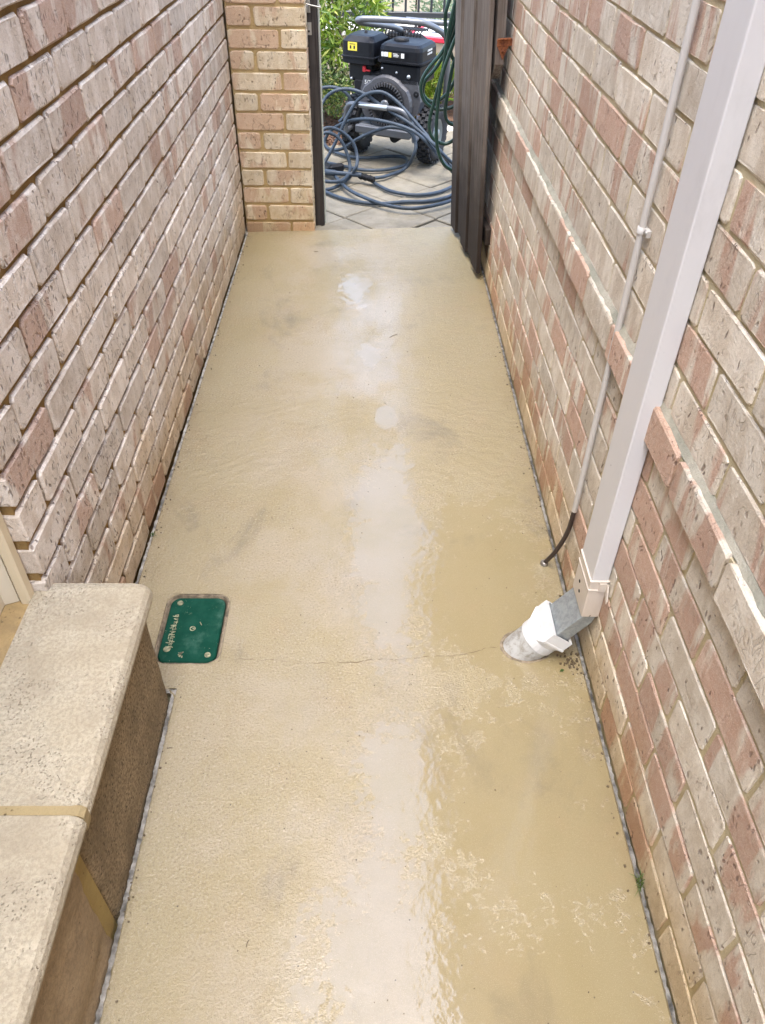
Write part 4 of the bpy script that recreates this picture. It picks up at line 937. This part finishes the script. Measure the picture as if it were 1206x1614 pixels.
m.tube([(0.013, 4.634, 0.012), (0.098, 4.682, 0.012), (0.215, 4.837, 0.012), (0.257, 4.750, 0.117), (0.263, 4.780, 0.171), (0.225, 4.800, 0.224), (0.133, 4.820, 0.241), (0.041, 4.840, 0.218), (-0.071, 4.860, 0.166), (-0.167, 4.900, 0.097), (-0.245, 4.950, 0.078), (-0.278, 5.000, 0.103), (-0.245, 5.000, 0.165), (-0.147, 4.950, 0.231), (-0.033, 4.850, 0.275), (0.077, 4.800, 0.276), (0.204, 4.750, 0.257), (0.284, 4.720, 0.222), (0.371, 4.700, 0.150), (0.431, 4.620, 0.102), (0.522, 4.657, 0.007)], .0098, 9, True, 6)
m.tube([(-0.314, 4.720, 0.005), (-0.298, 4.800, 0.017), (-0.261, 4.850, 0.053), (-0.203, 4.880, 0.145), (-0.145, 4.900, 0.258), (-0.089, 4.920, 0.341), (-0.023, 4.900, 0.393), (0.065, 4.880, 0.409), (0.148, 4.850, 0.371), (0.233, 4.800, 0.301), (0.321, 4.740, 0.224), (0.416, 4.660, 0.145), (0.549, 4.795, 0.007)], .0098, 9, True, 6)
m.tube([(-0.341, 5.050, 0.308), (-0.308, 5.050, 0.376), (-0.240, 5.050, 0.394), (-0.166, 5.050, 0.378), (-0.121, 5.050, 0.328), (-0.137, 5.050, 0.259), (-0.188, 5.050, 0.206)], .0098, 9, True, 6)
tag(obj('pressure_hose', m, 'hose_blue'), 'blue grey hose in loose loops over the pavers in front of the pressure washer', 'hose')
m = MB(); m.tube([(-0.065, 4.622, 0.030), (0.023, 4.559, 0.030)], .0145, 10, False)
A, B = Vector((-0.065, 4.622, 0.03)), Vector((0.023, 4.559, 0.03))
for i in range(6):
    c = A.lerp(B, .15 + .14 * i); m.tube([c - (B - A) * .03, c + (B - A) * .03], .0185 - .002 * (i % 2), 10, False)
sg = thing('spray_lance', 'black spray gun and hose connector lying among the blue hose loops', 'spray gun', (0, 0, 0))
obj('connector', m, 'plastic_matt', sg)
obj('barrel', MB().tube([(-0.279, 4.660, 0.040), (-0.234, 4.640, 0.040), (-0.142, 4.621, 0.040), (-0.050, 4.602, 0.040)], lambda q: .017 if q < .5 else .013, 10), 'hose_blue', sg)
obj('grip', MB().box((-.20, 4.70, .045), (.10, .035, .05), .5, bev=.012).box((-.255, 4.745, .04), (.05, .10, .03), .4, bev=.01), 'plastic_matt', sg)
# green hose looped over the hook on the hinge post
gh = MB(); HK = (.462, 4.15, 1.278)
gh.tube([(0.462, 4.060, 1.283), (0.430, 4.060, 1.180), (0.388, 4.120, 0.909), (0.363, 4.120, 0.809), (0.329, 4.120, 0.744), (0.282, 4.120, 0.691), (0.248, 4.120, 0.637), (0.245, 4.120, 0.582), (0.272, 4.120, 0.533), (0.323, 4.120, 0.508), (0.376, 4.120, 0.511), (0.415, 4.120, 0.532), (0.430, 4.140, 0.600), (0.455, 4.150, 0.850), (0.470, 4.070, 1.150), (0.464, 4.060, 1.284)], .0088, 9, True, 5)
gh.tube([(0.462, 4.078, 1.283), (0.430, 4.078, 1.180), (0.372, 4.060, 0.941), (0.352, 4.060, 0.819), (0.338, 4.060, 0.690), (0.309, 4.060, 0.569), (0.288, 4.060, 0.471), (0.297, 4.060, 0.408), (0.334, 4.060, 0.374), (0.382, 4.060, 0.368), (0.426, 4.060, 0.404), (0.470, 4.090, 0.500), (0.475, 4.110, 0.800), (0.470, 4.088, 1.150), (0.464, 4.078, 1.284)], .0088, 9, True, 5)
gh.tube([(0.462, 4.096, 1.283), (0.430, 4.096, 1.180), (0.403, 4.020, 0.900), (0.369, 4.020, 0.788), (0.340, 4.020, 0.698), (0.324, 4.020, 0.592), (0.320, 4.020, 0.454), (0.333, 4.020, 0.352), (0.366, 4.020, 0.284), (0.409, 4.020, 0.255), (0.454, 4.020, 0.249), (0.485, 4.080, 0.400), (0.485, 4.100, 0.800), (0.470, 4.106, 1.150), (0.464, 4.096, 1.284)], .0088, 9, True, 5)
gh.tube([(0.462, 4.114, 1.283), (0.430, 4.114, 1.180), (0.423, 4.100, 0.813), (0.390, 4.100, 0.709), (0.374, 4.100, 0.602), (0.365, 4.100, 0.505), (0.381, 4.100, 0.457), (0.420, 4.100, 0.443), (0.456, 4.100, 0.463), (0.485, 4.120, 0.600), (0.480, 4.130, 0.900), (0.470, 4.124, 1.150), (0.464, 4.114, 1.284)], .0088, 9, True, 5)
gh.tube([(0.462, 4.132, 1.283), (0.430, 4.132, 1.180), (0.403, 4.160, 0.878), (0.348, 4.160, 0.737), (0.306, 4.160, 0.670), (0.263, 4.160, 0.621), (0.257, 4.160, 0.565), (0.293, 4.160, 0.532), (0.342, 4.160, 0.541), (0.389, 4.160, 0.589), (0.419, 4.160, 0.671), (0.440, 4.160, 0.850), (0.470, 4.142, 1.150), (0.464, 4.132, 1.284)], .0088, 9, True, 5)
gh.tube([(0.462, 4.150, 1.283), (0.430, 4.150, 1.180), (0.349, 4.100, 0.950), (0.339, 4.100, 0.887), (0.353, 4.100, 0.812), (0.400, 4.110, 0.720), (0.440, 4.130, 0.900), (0.470, 4.160, 1.150), (0.464, 4.150, 1.284)], .0088, 9, True, 5)
tag(obj('garden_hose', gh, 'hose_green'), 'dark green garden hose hanging in long loops from a hook behind the open timber gate', 'hose')

# ================================================================== SMALL THINGS ON THE PATH
def tuft(name, label, loc, n, ln, seed, lean=(0, 0), mat='grass'):
    r_ = random.Random(seed); m = MB()
    for _ in range(n):
        a = r_.uniform(0, 6.28); sp = r_.uniform(.2, 1.0); d = Vector((math.cos(a) * sp + lean[0], math.sin(a) * sp + lean[1], 0)); L = ln * r_.uniform(.5, 1.1)
        P0 = Vector((r_.uniform(-.006, .006), r_.uniform(-.006, .006), 0)); pts = [P0, P0 + d * L * .35 + Vector((0, 0, L * .45)), P0 + d * L * .8 + Vector((0, 0, L * .5))]
        sd_ = Vector((-d.y, d.x, 0)).normalized() * .0011
        m.add([pts[0] - sd_, pts[0] + sd_, pts[1] - sd_, pts[1] + sd_, pts[2]], [(0, 1, 3, 2), (2, 3, 4)])
    return tag(obj(name, m, mat, None, loc), label, 'weed')
tuft('grass_tuft', 'wispy grass tuft growing from the joint at the foot of the right wall', (.522, .625, -.002), 16, .052, 3, (-.35, 0))
tuft('weed', 'tiny green weed in the joint at the foot of the left wall', (-.616, 1.60, -.002), 14, .018, 4, (.3, 0), 'leaf_dark')
def flat_leaf(loc, rz, L, W, mat, label, name='fallen_leaf'):
    m = MB().add([(-L / 2, 0, .0015), (0, -W / 2, .003), (L / 2, 0, .002), (0, W / 2, .0045), (0, 0, .0012)], [(0, 1, 4), (1, 2, 4), (2, 3, 4), (3, 0, 4)])
    return tag(obj(name, m, mat, None, loc, rz), label, 'leaf' if name == 'fallen_leaf' else 'twig')
flat_leaf((.467, 1.128, 0), .4, .014, .008, 'leaf_dark', 'small green leaf fragment on the path near the white drain stub')
def twig(loc, rz, L, label):
    m = MB().tube([(-L / 2, 0, .0014), (0, L * .06, .002), (L / 2, 0, .0014)], .0009, 5, True, 3)
    return tag(obj('twig', m, 'dry_leaf', None, loc, rz), label, 'twig')
twig((.096, 2.775, 0), .75, .042, 'thin dark twig lying on the far half of the path')
twig((-.452 + .02, .92, 0), .1, .012, 'short twig on the path close to the stone riser')
twig((-.215, .525, 0), 1.3, .012, 'short upright lying twig in the left foreground of the path')
twig((-.26, 3.60, 0), .1, .02, 'little twig on the path near the pier')
# black grit scattered on the slab
m = MB(); r_ = random.Random(77)
for _ in range(150):
    x, y = r_.uniform(-.42, .5), r_.uniform(.3, 3.7); q = r_.uniform(.0008, .0024); m.box((x, y, q * .5), (q, q * r_.uniform(.7, 1.6), q), r_.uniform(0, 3))
for _ in range(260):
    y = r_.uniform(-.2, 3.8); x = r_.choice((-.612 + abs(r_.gauss(0, .012)), .520 - abs(r_.gauss(0, .012))))
    if x < 0 and y < 1.12: x = -.449 + abs(r_.gauss(0, .01))
    q = r_.uniform(.001, .004); m.box((x, y, q * .4), (q, q * r_.uniform(.7, 1.6), q * .8), r_.uniform(0, 3))
for _ in range(60):
    a = r_.uniform(0, 6.28); d = abs(r_.gauss(0, .03)); q = r_.uniform(.0015, .005); m.box((.495 + .6 * d * math.cos(a), 1.15 + d * math.sin(a), q * .4), (q, q, q * .8), a)
tag(obj('grit', m, 'dry_leaf'), kind='stuff')
